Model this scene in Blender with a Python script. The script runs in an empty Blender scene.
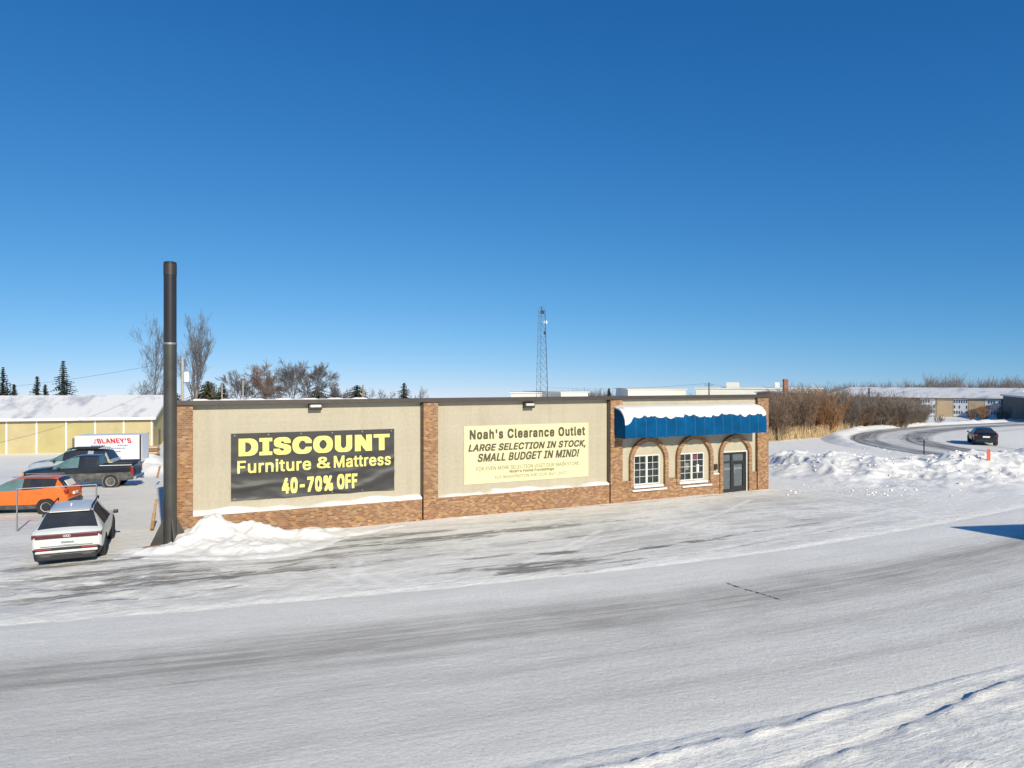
import bpy, bmesh, math, random
import numpy as np
from mathutils import Vector, Matrix
R = math.radians
rng = np.random.default_rng(7)
random.seed(7)
sc = bpy.context.scene
COL = sc.collection
CZ, F, HY, CX = 5.57, 710.0, 381.5, 512.0          # camera height, focal length in px, horizon row, centre column

# ------------------------------------------------------------------ materials
class NT:
    def __init__(s, name):
        s.m = bpy.data.materials.new(name); s.m.use_nodes = True
        s.t = s.m.node_tree; s.b = s.t.nodes['Principled BSDF']
    def n(s, typ, **kw):
        nd = s.t.nodes.new(typ)
        for k, v in kw.items():
            if k in nd.inputs: nd.inputs[k].default_value = v
            else: setattr(nd, k, v)
        return nd
    def l(s, a, b): s.t.links.new(a, b)
    def coord(s, kind='Object', scale=(1, 1, 1), rot=(0, 0, 0)):
        tc = s.n('ShaderNodeTexCoord'); mp = s.n('ShaderNodeMapping')
        mp.inputs['Scale'].default_value = scale; mp.inputs['Rotation'].default_value = rot
        s.l(tc.outputs[kind], mp.inputs['Vector']); return mp.outputs[0]
    def noise(s, vec, scale, detail=4, rough=.55, dist=0):
        nd = s.n('ShaderNodeTexNoise'); nd.inputs['Scale'].default_value = scale
        nd.inputs['Detail'].default_value = detail; nd.inputs['Roughness'].default_value = rough
        nd.inputs['Distortion'].default_value = dist
        if vec is not None: s.l(vec, nd.inputs['Vector'])
        return nd.outputs['Fac']
    def ramp(s, fac, stops):
        nd = s.n('ShaderNodeValToRGB'); e = nd.color_ramp.elements
        while len(e) < len(stops): e.new(0.5)
        for el, (p, c) in zip(e, stops):
            el.position = p; el.color = (c, c, c, 1) if not hasattr(c, '__len__') else (*c, 1)
        s.l(fac, nd.inputs[0]); return nd.outputs[0]
    def math(s, op, a, b=None, clamp=False):
        nd = s.n('ShaderNodeMath', operation=op); nd.use_clamp = clamp
        for i, v in enumerate((a, b)):
            if v is None: continue
            if hasattr(v, 'links'): s.l(v, nd.inputs[i])
            else: nd.inputs[i].default_value = v
        return nd.outputs[0]
    def mix(s, fac, a, b, mode='MIX'):
        nd = s.n('ShaderNodeMix', data_type='RGBA', blend_type=mode)
        for sock, v in ((nd.inputs[0], fac), (nd.inputs[6], a), (nd.inputs[7], b)):
            if hasattr(v, 'links'): s.l(v, sock)
            elif hasattr(v, '__len__'): sock.default_value = (*v, 1)
            else: sock.default_value = v
        return nd.outputs[2]
    def bump(s, h, strength=.3, dist=.02):
        nd = s.n('ShaderNodeBump'); nd.inputs['Strength'].default_value = strength
        nd.inputs['Distance'].default_value = dist
        s.l(h, nd.inputs['Height']); s.l(nd.outputs[0], s.b.inputs['Normal'])
    def base(s, c):
        if hasattr(c, 'links'): s.l(c, s.b.inputs['Base Color'])
        else: s.b.inputs['Base Color'].default_value = (*c, 1)
    def set(s, rough=.6, metal=0, **kw):
        s.b.inputs['Roughness'].default_value = rough; s.b.inputs['Metallic'].default_value = metal
        for k, v in kw.items(): s.b.inputs[k.replace('_', ' ')].default_value = v
        return s.m

def mat(name, c, rough=.6, metal=0, var=.12, scale=6, bump=0, **kw):
    m = NT(name); v = m.coord()
    f = m.noise(v, scale, 5)
    lo = tuple(x * (1 - var) for x in c); hi = tuple(min(1, x * (1 + var)) for x in c)
    m.base(m.mix(m.ramp(f, [(.3, 0.), (.7, 1.)]), lo, hi))
    if bump: m.bump(m.noise(v, scale * 6, 4), bump, .01)
    return m.set(rough, metal, **kw)

SNOW = (.91, .885, .80)
def snow_mat(name='snow', c=SNOW, sc_=1.0):
    m = NT(name); v = m.coord()
    f = m.noise(v, .7, 6, .6)
    m.base(m.mix(f, tuple(x * .93 for x in c), tuple(min(1, x * 1.04) for x in c)))
    h = m.math('ADD', m.noise(v, 3 * sc_, 8, .62), m.math('MULTIPLY', m.noise(v, 18 * sc_, 4), .35))
    m.bump(h, .55, .08 / sc_)
    return m.set(.65)
M = {}
M['snow'] = snow_mat(c=(.77, .755, .715))
M['snow_fine'] = snow_mat('snow_fine', (.74, .735, .71), 3)

def stretch(m, coord, sx, sy):
    mp = m.n('ShaderNodeMapping'); mp.inputs['Scale'].default_value = (sx, sy, 1)
    m.l(coord, mp.inputs['Vector']); return mp.outputs[0]

def ground_mat():
    m = NT('snowy_ground')
    v = m.coord(); vr = m.coord(rot=(0, 0, R(-24)))
    at = lambda n: m.n('ShaderNodeAttribute', attribute_name=n).outputs['Fac']
    lot, patch, track = at('lot'), at('patch'), at('track')
    base = m.mix(m.noise(v, .5, 6), tuple(x * .93 for x in SNOW), SNOW)
    st = m.noise(stretch(m, vr, .16, 1.5), 1.0, 8, .66, .6)
    st2 = m.noise(stretch(m, vr, .5, 5.), 1.0, 6, .7, .4)
    br = m.noise(v, .22, 4)
    k = m.math('ADD', m.math('MULTIPLY', st, .6), m.math('MULTIPLY', st2, .4))
    k = m.math('ADD', k, m.math('MULTIPLY', m.math('SUBTRACT', br, .5), .5))
    iso = m.noise(v, 1.3, 9, .72, 1.2)
    k = m.math('ADD', k, m.math('MULTIPLY', m.math('SUBTRACT', iso, .5), .45))
    film = m.ramp(k, [(.40, 0.), (.50, .45), (.60, .9)])
    film = m.math('MULTIPLY', film, lot)
    c = m.mix(film, base, (.53, .515, .47))
    c = m.mix(m.math('MULTIPLY', track, .95), c, (.94, .915, .85))
    pn = m.noise(stretch(m, vr, .45, 2.8), 1.6, 9, .72, .8)
    pk = m.math('ADD', pn, m.math('MULTIPLY', m.math('SUBTRACT', patch, 1.), .45))
    pm = m.ramp(pk, [(.36, 0.), (.46, .75), (.56, 1.)])
    c = m.mix(m.math('MULTIPLY', pm, .93), c, m.mix(m.noise(v, 5, 4), (.10, .095, .085), (.26, .235, .195)))
    gr = m.ramp(m.noise(v, 22, 6, .75), [(.3, .91), (.7, 1.07)])
    c = m.mix(1.0, c, gr, 'MULTIPLY')
    m.base(c)
    h = m.math('ADD', m.math('MULTIPLY', m.noise(v, 2.2, 12, .72), 1.3), m.math('MULTIPLY', st2, .7))
    h = m.math('SUBTRACT', h, m.math('MULTIPLY', pm, .35))
    m.bump(h, .75, .08)
    return m.set(.68)

def road_mat(name, stops, jitter=.09, dark=(.17, .17, .168)):
    # UV: u metres along, v 0..1 across
    m = NT(name); tc = m.n('ShaderNodeTexCoord'); uv = tc.outputs['UV']; ob = tc.outputs['Object']
    sep = m.n('ShaderNodeSeparateXYZ'); m.l(uv, sep.inputs[0])
    wob = m.noise(stretch(m, uv, .045, 3.), 1.0, 5, .6)
    wob2 = m.noise(ob, .55, 6, .65)
    edge = m.math('MULTIPLY', m.math('MULTIPLY', sep.outputs[1], m.math('SUBTRACT', 1.0, sep.outputs[1])), 4.0)
    vv = m.math('ADD', sep.outputs[1], m.math('MULTIPLY', edge, m.math('ADD', m.math('MULTIPLY', m.math('SUBTRACT', wob, .5), jitter * 2), m.math('MULTIPLY', m.math('SUBTRACT', wob2, .5), jitter * 1.5))))
    prof = m.ramp(vv, stops)
    st = m.noise(stretch(m, uv, .09, 26.), 1.0, 8, .7, .3)
    st2 = m.noise(stretch(m, uv, .5, 85.), 1.0, 6, .7, .2)
    br = m.noise(ob, .35, 6, .65)
    k = m.math('ADD', m.math('MULTIPLY', st, .5), m.math('MULTIPLY', st2, .28))
    k = m.math('ADD', k, m.math('MULTIPLY', br, .22))
    k = m.ramp(k, [(.38, .25), (.5, .78), (.62, 1.3)])
    mask = m.math('MULTIPLY', prof, k, True)
    base = m.mix(m.noise(ob, .5, 6), tuple(x * .93 for x in SNOW), SNOW)
    c = m.mix(mask, base, dark)
    grit = m.ramp(m.noise(ob, 17, 8, .8), [(.3, .86), (.7, 1.11)])
    c = m.mix(1.0, c, grit, 'MULTIPLY')
    blot = m.ramp(m.noise(stretch(m, uv, .22, 9.), 1.0, 6, .7, .6), [(.35, .93), (.65, 1.06)])
    c = m.mix(1.0, c, blot, 'MULTIPLY')
    m.base(c)
    h = m.math('ADD', m.noise(ob, 8, 12, .8), m.math('MULTIPLY', st2, .35))
    m.bump(h, .8, .05)
    return m.set(.7)

def brick_mat(name='tan_brick'):
    m = NT(name); tc = m.n('ShaderNodeTexCoord'); sep = m.n('ShaderNodeSeparateXYZ')
    m.l(tc.outputs['Object'], sep.inputs[0])
    cmb = m.n('ShaderNodeCombineXYZ')
    m.l(m.math('ADD', sep.outputs[0], sep.outputs[1]), cmb.inputs[0]); m.l(sep.outputs[2], cmb.inputs[1])
    b = m.n('ShaderNodeTexBrick'); m.l(cmb.outputs[0], b.inputs['Vector'])
    for k, v in {'Scale': 1., 'Mortar Size': .007, 'Mortar Smooth': .3, 'Brick Width': .15, 'Row Height': .068, 'Bias': -.1}.items():
        b.inputs[k].default_value = v
    b.inputs['Color1'].default_value = (0, 0, 0, 1); b.inputs['Color2'].default_value = (1, 1, 1, 1)
    b.inputs['Mortar'].default_value = (.5, .5, .5, 1)
    cc = m.n('ShaderNodeValToRGB'); e = cc.color_ramp.elements
    e.new(.3); e.new(.55); e.new(.8)
    for el, (p, c) in zip(e, [(0, (.19, .085, .034)), (.3, (.28, .12, .04)), (.55, (.335, .16, .055)), (.8, (.42, .235, .09)), (1, (.48, .345, .20))]):
        el.position = p; el.color = (*c, 1)
    m.l(b.outputs['Color'], cc.inputs[0])
    c = m.mix(b.outputs['Fac'], cc.outputs[0], (.30, .24, .18))
    c = m.mix(m.ramp(m.noise(cmb.outputs[0], 1.3, 5), [(.35, .35), (.6, 0.)]), c, (.30, .19, .12))
    m.base(c)
    m.bump(m.math('SUBTRACT', m.noise(cmb.outputs[0], 30, 3), m.math('MULTIPLY', b.outputs['Fac'], 1.5)), .5, .008)
    return m.set(.85)

def stucco_mat():
    m = NT('cream_stucco'); v = m.coord()
    a = m.noise(v, .55, 6, .6); b = m.noise(stretch(m, v, 2.5, .3), 1, 4)
    c = m.mix(m.ramp(a, [(.3, 0.), (.7, 1.)]), (.425, .378, .275), (.475, .428, .322))
    c = m.mix(m.ramp(m.noise(m.coord(scale=(2.2, 2.2, .25)), 1, 4), [(.5, 0.), (.8, .3)]), c, (.34, .29, .21))
    dr = m.noise(m.coord(scale=(3.2, 3.2, .10)), 1.0, 5, .6)
    c = m.mix(m.ramp(dr, [(.50, 0.), (.72, .28)]), c, (.33, .285, .20)); hz = m.noise(m.coord(scale=(.12, .12, 6.)), 1.0, 4)
    c = m.mix(m.ramp(hz, [(.48, 0.), (.7, .35)]), c, (.49, .44, .325))
    c = m.mix(1.0, c, m.ramp(m.noise(v, 9, 7, .75), [(.3, .90), (.7, 1.08)]), 'MULTIPLY')
    m.base(c); m.bump(m.noise(v, 30, 6, .7), .6, .02)
    return m.set(.9)

def banner_mat():
    m = NT('black_vinyl'); v = m.coord()
    m.base(m.mix(m.noise(v, 1.2, 5), (.028, .027, .026), (.05, .048, .045)))
    return m.set(.52)

def roof_snow_mat():
    m = NT('roof_snow'); v = m.coord(scale=(1, .25, 1))
    f = m.ramp(m.noise(v, .5, 7, .65), [(.50, 0.), (.64, .8)])
    c = m.mix(f, (.76, .75, .72), (.36, .385, .42)); m.base(c)
    m.bump(m.noise(v, 2, 6), .4, .06)
    return m.set(.6)

def glass_mat(name='window_glass', c=(.02, .028, .03)):
    m = NT(name); v = m.coord()
    m.base(m.mix(m.noise(v, 1.7, 3), tuple(x * .5 for x in c), tuple(x * 1.8 for x in c)))
    return m.set(.06, 0, Specular_IOR_Level=.7)

M['ground'] = ground_mat()
M['road'] = road_mat('icy_road', [(0, .0), (.06, .2), (.13, .32), (.17, .60), (.21, .34), (.31, .36), (.35, .60), (.40, .38), (.47, .58), (.55, .95), (.65, 1.0), (.71, .55), (.76, .18), (.84, .06), (1, .0)], jitter=.07, dark=(.44, .415, .36))
M['curve_road'] = road_mat('ploughed_road', [(0, 0), (.05, .95), (.20, .95), (.27, .35), (.36, .35), (.42, 1.), (.58, 1.), (.64, .12), (.86, .10), (.93, .5), (1, 0)], jitter=.06, dark=(.15, .148, .145))
M['brick'] = brick_mat(); M['stucco'] = stucco_mat(); M['banner'] = banner_mat(); M['roof_snow'] = roof_snow_mat()
M['glass'] = glass_mat(); M['car_glass'] = glass_mat('car_glass', (.028, .031, .035))
M['teal_glass'] = glass_mat('clear_car_glass', (.10, .17, .17))
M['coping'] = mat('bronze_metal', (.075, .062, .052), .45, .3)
M['dark'] = mat('black_plastic', (.02, .02, .021), .5)
M['rubber'] = mat('tyre_rubber', (.025, .025, .026), .85)
M['white'] = mat('white_paint', (.78, .77, .74), .45, var=.05)
M['white_metal'] = mat('white_sheet_metal', (.74, .76, .78), .4, var=.06, scale=2)
M['yellow_text'] = mat('yellow_lettering', (.74, .67, .19), .5, var=.06)
M['sign_face'] = mat('pale_yellow_sign', (.66, .62, .36), .55, var=.04, scale=1.5)
M['sign_dark'] = mat('brown_lettering', (.09, .07, .035), .6, var=.05)
M['sign_tan'] = mat('tan_lettering', (.15, .13, .065), .6, var=.05)
M['awning'] = mat('blue_awning_canvas', (.0, .066, .175), .85, var=.22, scale=1.6, Specular_IOR_Level=.12)
M['awning_rib'] = mat('blue_awning_seam', (.03, .12, .27), .5)
M['pole'] = mat('gunmetal_pole', (.075, .072, .062), .40, .35, var=.25, scale=1.2)
M['pole_top'] = mat('black_pole_paint', (.034, .031, .031), .34, .25, var=.2, scale=1.2)
M['car_jet'] = mat('black_paint', (.010, .010, .012), .30, 0, var=.2, Coat_Weight=.3)
M['steel'] = mat('galvanised_steel', (.32, .33, .34), .45, .7)
M['car_white'] = mat('pearl_white_paint', (.58, .60, .58), .30, 0, var=.07, scale=1.5, Coat_Weight=.6)
M['car_orange'] = mat('orange_paint', (.80, .15, .012), .28, 0, var=.06, Coat_Weight=.7)
M['car_black'] = mat('dark_grey_paint', (.017, .018, .02), .30, .2, var=.3, scale=2, Coat_Weight=.5)
M['car_dirty'] = mat('salt_stained_paint', (.10, .098, .093), .5, .1, var=.6, scale=3)
M['car_silver'] = mat('silver_paint', (.50, .52, .53), .32, .4, var=.1)
M['red_light'] = mat('red_lens', (.30, .02, .02), .2, var=.1)
M['dark_red'] = mat('smoked_red_lens', (.10, .02, .025), .2, var=.15)
M['amber'] = mat('amber_lens', (.75, .25, .05), .25)
M['clear_lens'] = mat('clear_lens', (.6, .6, .58), .15)
M['chrome'] = mat('bright_trim', (.7, .7, .7), .2, .9)
M['shed'] = mat('yellow_siding', (.42, .36, .16), .7, var=.08, scale=.7)
M['shed2'] = mat('tan_siding', (.45, .375, .20), .7, var=.08, scale=.7)
M['red_text'] = mat('red_lettering', (.55, .02, .02), .5)
M['blue_text'] = mat('slate_blue_lettering', (.16, .18, .30), .5)
M['wood'] = mat('weathered_wood', (.36, .24, .13), .8, var=.25, scale=8, bump=.3)
M['wood_dark'] = mat('brown_wood', (.34, .18, .07), .8, var=.25, scale=8, bump=.3)
M['pole_wood'] = mat('grey_pole_wood', (.40, .36, .31), .85, var=.15)
M['bark'] = mat('grey_bark', (.17, .145, .125), .9, var=.3, scale=3)
M['bark_pale'] = mat('pale_bark', (.36, .33, .30), .9, var=.35, scale=1.2)
M['twig'] = mat('twig_grey', (.150, .138, .135), .9, var=.25, scale=.6)
M['twig_red'] = mat('russet_twigs', (.20, .135, .10), .9, var=.25, scale=.6)
M['shrub'] = mat('brown_twigs', (.20, .135, .09), .9, var=.3, scale=.5)
M['shrub_orange'] = mat('orange_twigs', (.33, .175, .08), .9, var=.25, scale=.5)
M['shrub_grey'] = mat('grey_twigs', (.20, .165, .135), .9, var=.3, scale=.5)
M['dry_grass'] = mat('dry_grass', (.50, .36, .19), .9, var=.3, scale=.5)
M['needles'] = mat('spruce_needles', (.045, .060, .040), .85, var=.35, scale=.8)
M['needles_olive'] = mat('olive_needles', (.085, .085, .035), .85, var=.35, scale=.8)
M['tan_wall'] = mat('tan_wall', (.58, .43, .26), .8, var=.1, scale=.3)
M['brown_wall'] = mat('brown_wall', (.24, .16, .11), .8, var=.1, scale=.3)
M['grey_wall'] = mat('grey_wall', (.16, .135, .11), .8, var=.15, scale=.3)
M['cream_wall'] = mat('cream_wall', (.66, .64, .56), .8, var=.06, scale=.3)
M['far_glass'] = mat('grey_glazing', (.10, .12, .15), .3, var=.4, scale=.4)
M['red_brick'] = mat('red_brick', (.33, .14, .08), .85, var=.2, scale=1)
M['tower'] = mat('tower_steel', (.10, .13, .18), .6, .3)
M['orange_sign'] = mat('orange_marker', (.52, .10, .05), .6)

# ------------------------------------------------------------------ helpers
class MB:
    def __init__(s): s.v = []; s.f = []; s.mi = []
    def face(s, *pts, i=0):
        k = len(s.v); s.v += [tuple(p) for p in pts]; s.f.append(tuple(range(k, k + len(pts)))); s.mi.append(i)
    def box(s, x0, x1, y0, y1, z0, z1, i=0):
        k = len(s.v)
        s.v += [(x, y, z) for z in (z0, z1) for x, y in ((x0, y0), (x1, y0), (x1, y1), (x0, y1))]
        for f in ((3, 2, 1, 0), (4, 5, 6, 7), (0, 1, 5, 4), (1, 2, 6, 5), (2, 3, 7, 6), (3, 0, 4, 7)):
            s.f.append(tuple(k + q for q in f)); s.mi.append(i)
        return s
    def tube(s, p0, p1, r0, r1=None, n=8, cap=True, i=0):
        r1 = r0 if r1 is None else r1
        p0, p1 = Vector(p0), Vector(p1); d = (p1 - p0).normalized()
        a = d.orthogonal().normalized(); b = d.cross(a); k = len(s.v)
        for p, r in ((p0, r0), (p1, r1)):
            for j in range(n):
                t = 2 * math.pi * j / n; s.v.append(tuple(p + (a * math.cos(t) + b * math.sin(t)) * r))
        for j in range(n):
            s.f.append((k + j, k + (j + 1) % n, k + n + (j + 1) % n, k + n + j)); s.mi.append(i)
        if cap:
            s.f.append(tuple(k + j for j in reversed(range(n)))); s.f.append(tuple(k + n + j for j in range(n))); s.mi += [i, i]
        return s
    def lathe(s, prof, axis='Z', c=(0, 0, 0), n=32, i=0):
        # prof: [(r, h)...] revolved about axis through c
        k = len(s.v); N = len(prof)
        for r, h in prof:
            for j in range(n):
                t = 2 * math.pi * j / n; a, b = r * math.cos(t), r * math.sin(t)
                p = {'Z': (a, b, h), 'Y': (a, h, b), 'X': (h, a, b)}[axis]
                s.v.append((p[0] + c[0], p[1] + c[1], p[2] + c[2]))
        for q in range(N - 1):
            for j in range(n):
                s.f.append((k + q * n + j, k + q * n + (j + 1) % n, k + (q + 1) * n + (j + 1) % n, k + (q + 1) * n + j)); s.mi.append(i)
        return s
    def prism(s, poly, h0, h1, plane='XZ', i=0):
        k = len(s.v); n = len(poly)
        for h in (h0, h1):
            for a, b in poly:
                s.v.append({'XZ': (a, h, b), 'XY': (a, b, h), 'YZ': (h, a, b)}[plane])
        for j in range(n): s.f.append((k + j, k + (j + 1) % n, k + n + (j + 1) % n, k + n + j)); s.mi.append(i)
        s.f.append(tuple(k + j for j in reversed(range(n)))); s.f.append(tuple(k + n + j for j in range(n))); s.mi += [i, i]
        return s
    def build(s, name, m, parent=None, smooth=False, bevel=0, loc=None, fix=True):
        me = bpy.data.meshes.new(name); me.from_pydata(s.v, [], s.f)
        for q in (m if isinstance(m, (list, tuple)) else [m]): me.materials.append(M[q] if isinstance(q, str) else q)
        me.polygons.foreach_set('material_index', s.mi)
        if fix:
            bm = bmesh.new(); bm.from_mesh(me); bmesh.ops.recalc_face_normals(bm, faces=bm.faces); bm.to_mesh(me); bm.free()
        return link(name, me, parent, smooth, bevel, loc)

def link(name, me, parent=None, smooth=False, bevel=0, loc=None):
    o = bpy.data.objects.new(name, me); COL.objects.link(o)
    if parent: o.parent = parent
    if loc is not None: o.location = loc
    if smooth:
        me.polygons.foreach_set('use_smooth', [True] * len(me.polygons))
        if smooth != 'all': me.set_sharp_from_angle(angle=R(40))
    if bevel:
        b = o.modifiers.new('bevel', 'BEVEL'); b.width = bevel; b.segments = 2; b.limit_method = 'ANGLE'
    return o
def empty(name, loc=(0, 0, 0), rz=0):
    o = bpy.data.objects.new(name, None); COL.objects.link(o); o.location = loc; o.rotation_euler.z = rz
    o.empty_display_size = .3; return o
def tag(o, label, cat, group=None, kind=None):
    if label: o['label'] = label
    if cat: o['category'] = cat
    if group: o['group'] = group
    if kind: o['kind'] = kind
    return o
def copy_tree(o, parent=None):
    c = o.copy(); COL.objects.link(c)
    if parent: c.parent = parent
    for ch in list(o.children): copy_tree(ch, c)
    return c
def gp(px, py, z=0.):
    y = (CZ - z) * F / (py - HY); return ((px - CX) / F * y, y)
def at(px, py, Y): return Vector(((px - CX) / F * Y, Y, CZ - (py - HY) / F * Y))

# value noise on arrays
_lat = rng.random((256, 256))
def vn(x, y):
    xi = np.floor(x).astype(int); yi = np.floor(y).astype(int); fx = x - xi; fy = y - yi
    fx = fx * fx * (3 - 2 * fx); fy = fy * fy * (3 - 2 * fy)
    g = lambda a, b: _lat[a & 255, b & 255]
    return (g(xi, yi) * (1 - fx) + g(xi + 1, yi) * fx) * (1 - fy) + (g(xi, yi + 1) * (1 - fx) + g(xi + 1, yi + 1) * fx) * fy
def fbm(x, y, o=5, g=.5):
    t = 0; a = 1; s = 0
    for k in range(o):
        t = t + a * vn(x + 17.3 * k, y + 9.1 * k); s += a; a *= g; x = x * 2.03; y = y * 2.03
    return t / s
def sstep(a, b, x):
    t = np.clip((x - a) / (b - a), 0, 1); return t * t * (3 - 2 * t)

# ------------------------------------------------------------------ building frame
BO = np.array((-11.56, 24.5)); TH = math.atan2(.444, .896); BD = np.array((math.cos(TH), math.sin(TH))); BN = np.array((-BD[1], BD[0]))
BL, BH = 27.74, 4.90
def wall(px, py, v=0.):
    # where the sight line through the photo's point meets the wall plane (v metres behind the front face) -> (u, z)
    k = (px - CX) / F; o = BO + BN * v
    # o.x + t d.x = k (o.y + t d.y)
    t = (k * o[1] - o[0]) / (BD[0] - k * BD[1]); Y = o[1] + t * BD[1]
    return t, CZ - (py - HY) / F * Y

# ------------------------------------------------------------------ roads
def catmull(pts, step=.5):
    P = [np.array(p, float) for p in pts]; P = [2 * P[0] - P[1]] + P + [2 * P[-1] - P[-2]]; out = []
    for i in range(1, len(P) - 2):
        n = max(2, int(np.linalg.norm(P[i + 1] - P[i]) / step))
        for k in range(n):
            t = k / n; a, b, c, d = P[i - 1:i + 3]
            out.append(.5 * (2 * b + (c - a) * t + (2 * a - 5 * b + 4 * c - d) * t * t + (3 * b - a - 3 * c + d) * t ** 3))
    out.append(P[-2]); return np.array(out)
ROAD = catmull([(-60, 5.0), (-40, 6.6), (-25, 8.7), (-10.5, 11.9), (.6, 15.3), (7.7, 18.), (14.4, 21.3), (25.3, 27.8), (44, 40), (70, 58), (110, 84)])
RW = 4.7
ROADC = ROAD[::3]
CURVE = catmull([(118, 124), (90, 109), (62, 91.5), (46.5, 78.5), (38.6, 68), (36.4, 59.5), (37.5, 51.5), (42, 45.5), (48, 41)])
CW = 6.0
CURVEC = CURVE[::4]
LIP = catmull([(-30, -2), (-12, 5.2), (1.27, 10.2), (5.6, 12.0), (10.4, 14.40), (17, 18.), (26, 23.5), (40, 33)], 1.5)
LIP2 = catmull([(-6, 4.8), (4.3, 10.2), (6.6, 11.5), (9.55, 13.25), (13, 15.), (22, 19.5)], 1.5)
def curve_dist(X, Y, C):
    # signed distance to polyline (positive = left of travel), vectorised
    best = np.full(X.shape, 1e9); sg = np.zeros(X.shape)
    for a, b in zip(C[:-1], C[1:]):
        d = b - a; L = d @ d; t = np.clip(((X - a[0]) * d[0] + (Y - a[1]) * d[1]) / L, 0, 1)
        dx = X - a[0] - t * d[0]; dy = Y - a[1] - t * d[1]; r = dx * dx + dy * dy
        m = r < best; best[m] = r[m]; sg[m] = np.sign(d[0] * dy - d[1] * dx)[m]
    return np.sqrt(best) * sg

def base_z(X, Y):
    u = (X - BO[0]) * BD[0] + (Y - BO[1]) * BD[1]
    left = np.interp(Y, [0, 18, 22, 27, 31, 40, 46, 51, 56, 72, 110, 300, 1200, 4000], [0, 0, .1, 0, -.2, -.43, -.7, -1.2, -1.45, -1.6, -3, -10, -42, -130])
    right = np.interp(Y, [0, 80, 130, 300, 1200, 4000], [0, 0, -1.0, -6.5, -42, -130])
    w = sstep(1.5, -1.0, u)
    return left * w + right * (1 - w)

def ground_z(X, Y, detail=True):
    z = base_z(X, Y)
    X = np.asarray(X, float); Y = np.asarray(Y, float)
    if not detail: return z
    d = curve_dist(X, Y, ROADC); a = np.abs(d)
    z = z + (fbm(X * .35, Y * .35, 4) - .5) * .10 * sstep(RW - .3, RW + 2, a) * sstep(6, 10, np.hypot(X, Y) )
    # ploughed verge on the camera side of the main road, with a broken lip
    side = -d; sl = curve_dist(X, Y, LIP); n = fbm(X * 2.6, Y * 2.6, 4, .6); n2 = fbm(X * .5 + 7, Y * .5, 3); q = -sl + (n2 - .5) * .25
    z = z + sstep(-.05, .25, q) * (.045 + .05 * (fbm(X * 1.3, Y * 1.3, 5) - .5)) * sstep(0, .4, side - RW)
    z = z + np.exp(-((q - .05) / .10) ** 2) * (.05 + np.clip((fbm(X * 2.8, Y * 2.8, 3) - .3), 0, 1) * .13) * sstep(-.3, .1, side - RW)
    s2 = -curve_dist(X, Y, LIP2)
    z = z + np.exp(-((s2 + (n2 - .5) * .15) / .085) ** 2) * np.clip(.015 + (fbm(X * 2 + 3, Y * 2, 2) - .42) * .2, 0, .2) - np.exp(-((s2 + .16) / .12) ** 2) * .05
    z = z + sstep(.3, 1.2, q) * np.clip(fbm(X * 3.3, Y * 3.3, 3) - .66, 0, 1) * .25
    # lot side: faint windrow
    z = z + np.exp(-((d - (RW + .6)) / .8) ** 2) * .03 * n
    # keep the strips sunk under the road sheets
    z = z - .03 * sstep(RW + .05, RW - .25, a)
    dc = np.abs(curve_dist(X, Y, CURVEC))
    z = z - .05 * sstep(CW + .1, CW - .4, dc) + np.exp(-((dc - CW - .6) / .6) ** 2) * .28 * fbm(X, Y, 3)
    # tyre ruts in the left lot
    m = np.exp(-(((X + 12) / 7) ** 2 + ((Y - 19.2) / 2.2) ** 2))
    z = z + m * (fbm(X * .9, Y * 2.2, 5, .6) - .5) * .22
    return z

def grid_mesh(xs, ys, zf):
    X, Y = np.meshgrid(xs, ys); Z = zf(X, Y)
    nx, ny = len(xs), len(ys); idx = np.arange(nx * ny).reshape(ny, nx)
    f = np.stack([idx[:-1, :-1], idx[:-1, 1:], idx[1:, 1:], idx[1:, :-1]], -1).reshape(-1, 4)
    me = bpy.data.meshes.new('sheet'); nv = nx * ny
    me.vertices.add(nv); me.vertices.foreach_set('co', np.stack([X, Y, Z], -1).reshape(-1).astype(np.float32))
    me.loops.add(f.size); me.loops.foreach_set('vertex_index', f.reshape(-1).astype(np.int32))
    me.polygons.add(len(f)); me.polygons.foreach_set('loop_start', np.arange(0, f.size, 4, dtype=np.int32))
    me.polygons.foreach_set('loop_total', np.full(len(f), 4, np.int32))
    me.polygons.foreach_set('use_smooth', np.ones(len(f), bool)); me.update(calc_edges=True)
    return me, X, Y, Z

def spaced(a, b, s0, s1, pivot0, pivot1):
    # spacing s0 inside [pivot0,pivot1], growing geometrically outside
    out = list(np.arange(pivot0, pivot1, s0)); s = s0; x = out[-1]
    while x < b: s *= s1; x += s; out.append(x)
    s = s0; x = pivot0; pre = []
    while x > a: s *= s1; x -= s; pre.append(x)
    return np.array(pre[::-1] + out)
xs = spaced(-3500, 3500, .085, 1.10, -19, 24)
ys = [-200, -80, -30, -8, 0, 5, 8.]; y = 8.6
while y < 3800:
    ys.append(y); y += .055 + (y / 300.) if y < 46 else (.25 * 1.0 + (y - 46) * .055)
ys = np.array(ys)
gm, GX, GY, GZ = grid_mesh(xs, ys, ground_z)
U = (GX - BO[0]) * BD[0] + (GY - BO[1]) * BD[1]; V = -((GX - BO[0]) * BN[0] + (GY - BO[1]) * BN[1])
dR = curve_dist(GX, GY, ROADC)
lot = sstep(.2, 1.5, V) * sstep(RW - .5, RW + .6, dR) * sstep(36, 24, U) * sstep(-16, -8, U)
lot = np.maximum(lot, .75 * sstep(-1, -4, U) * sstep(44, 34, GY) * sstep(RW + .5, RW + 2, dR))
lot = np.maximum(lot * .85, .30 * sstep(RW - .3, RW - .1, -dR) * sstep(RW + 3., RW + 1.5, -dR))
lot = lot * (1 - .35 * sstep(2.2, .4, np.abs(dR - RW - 1.0)) * (.4 + 1.2 * fbm(GX * .4, GY * .8, 4)))
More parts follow.
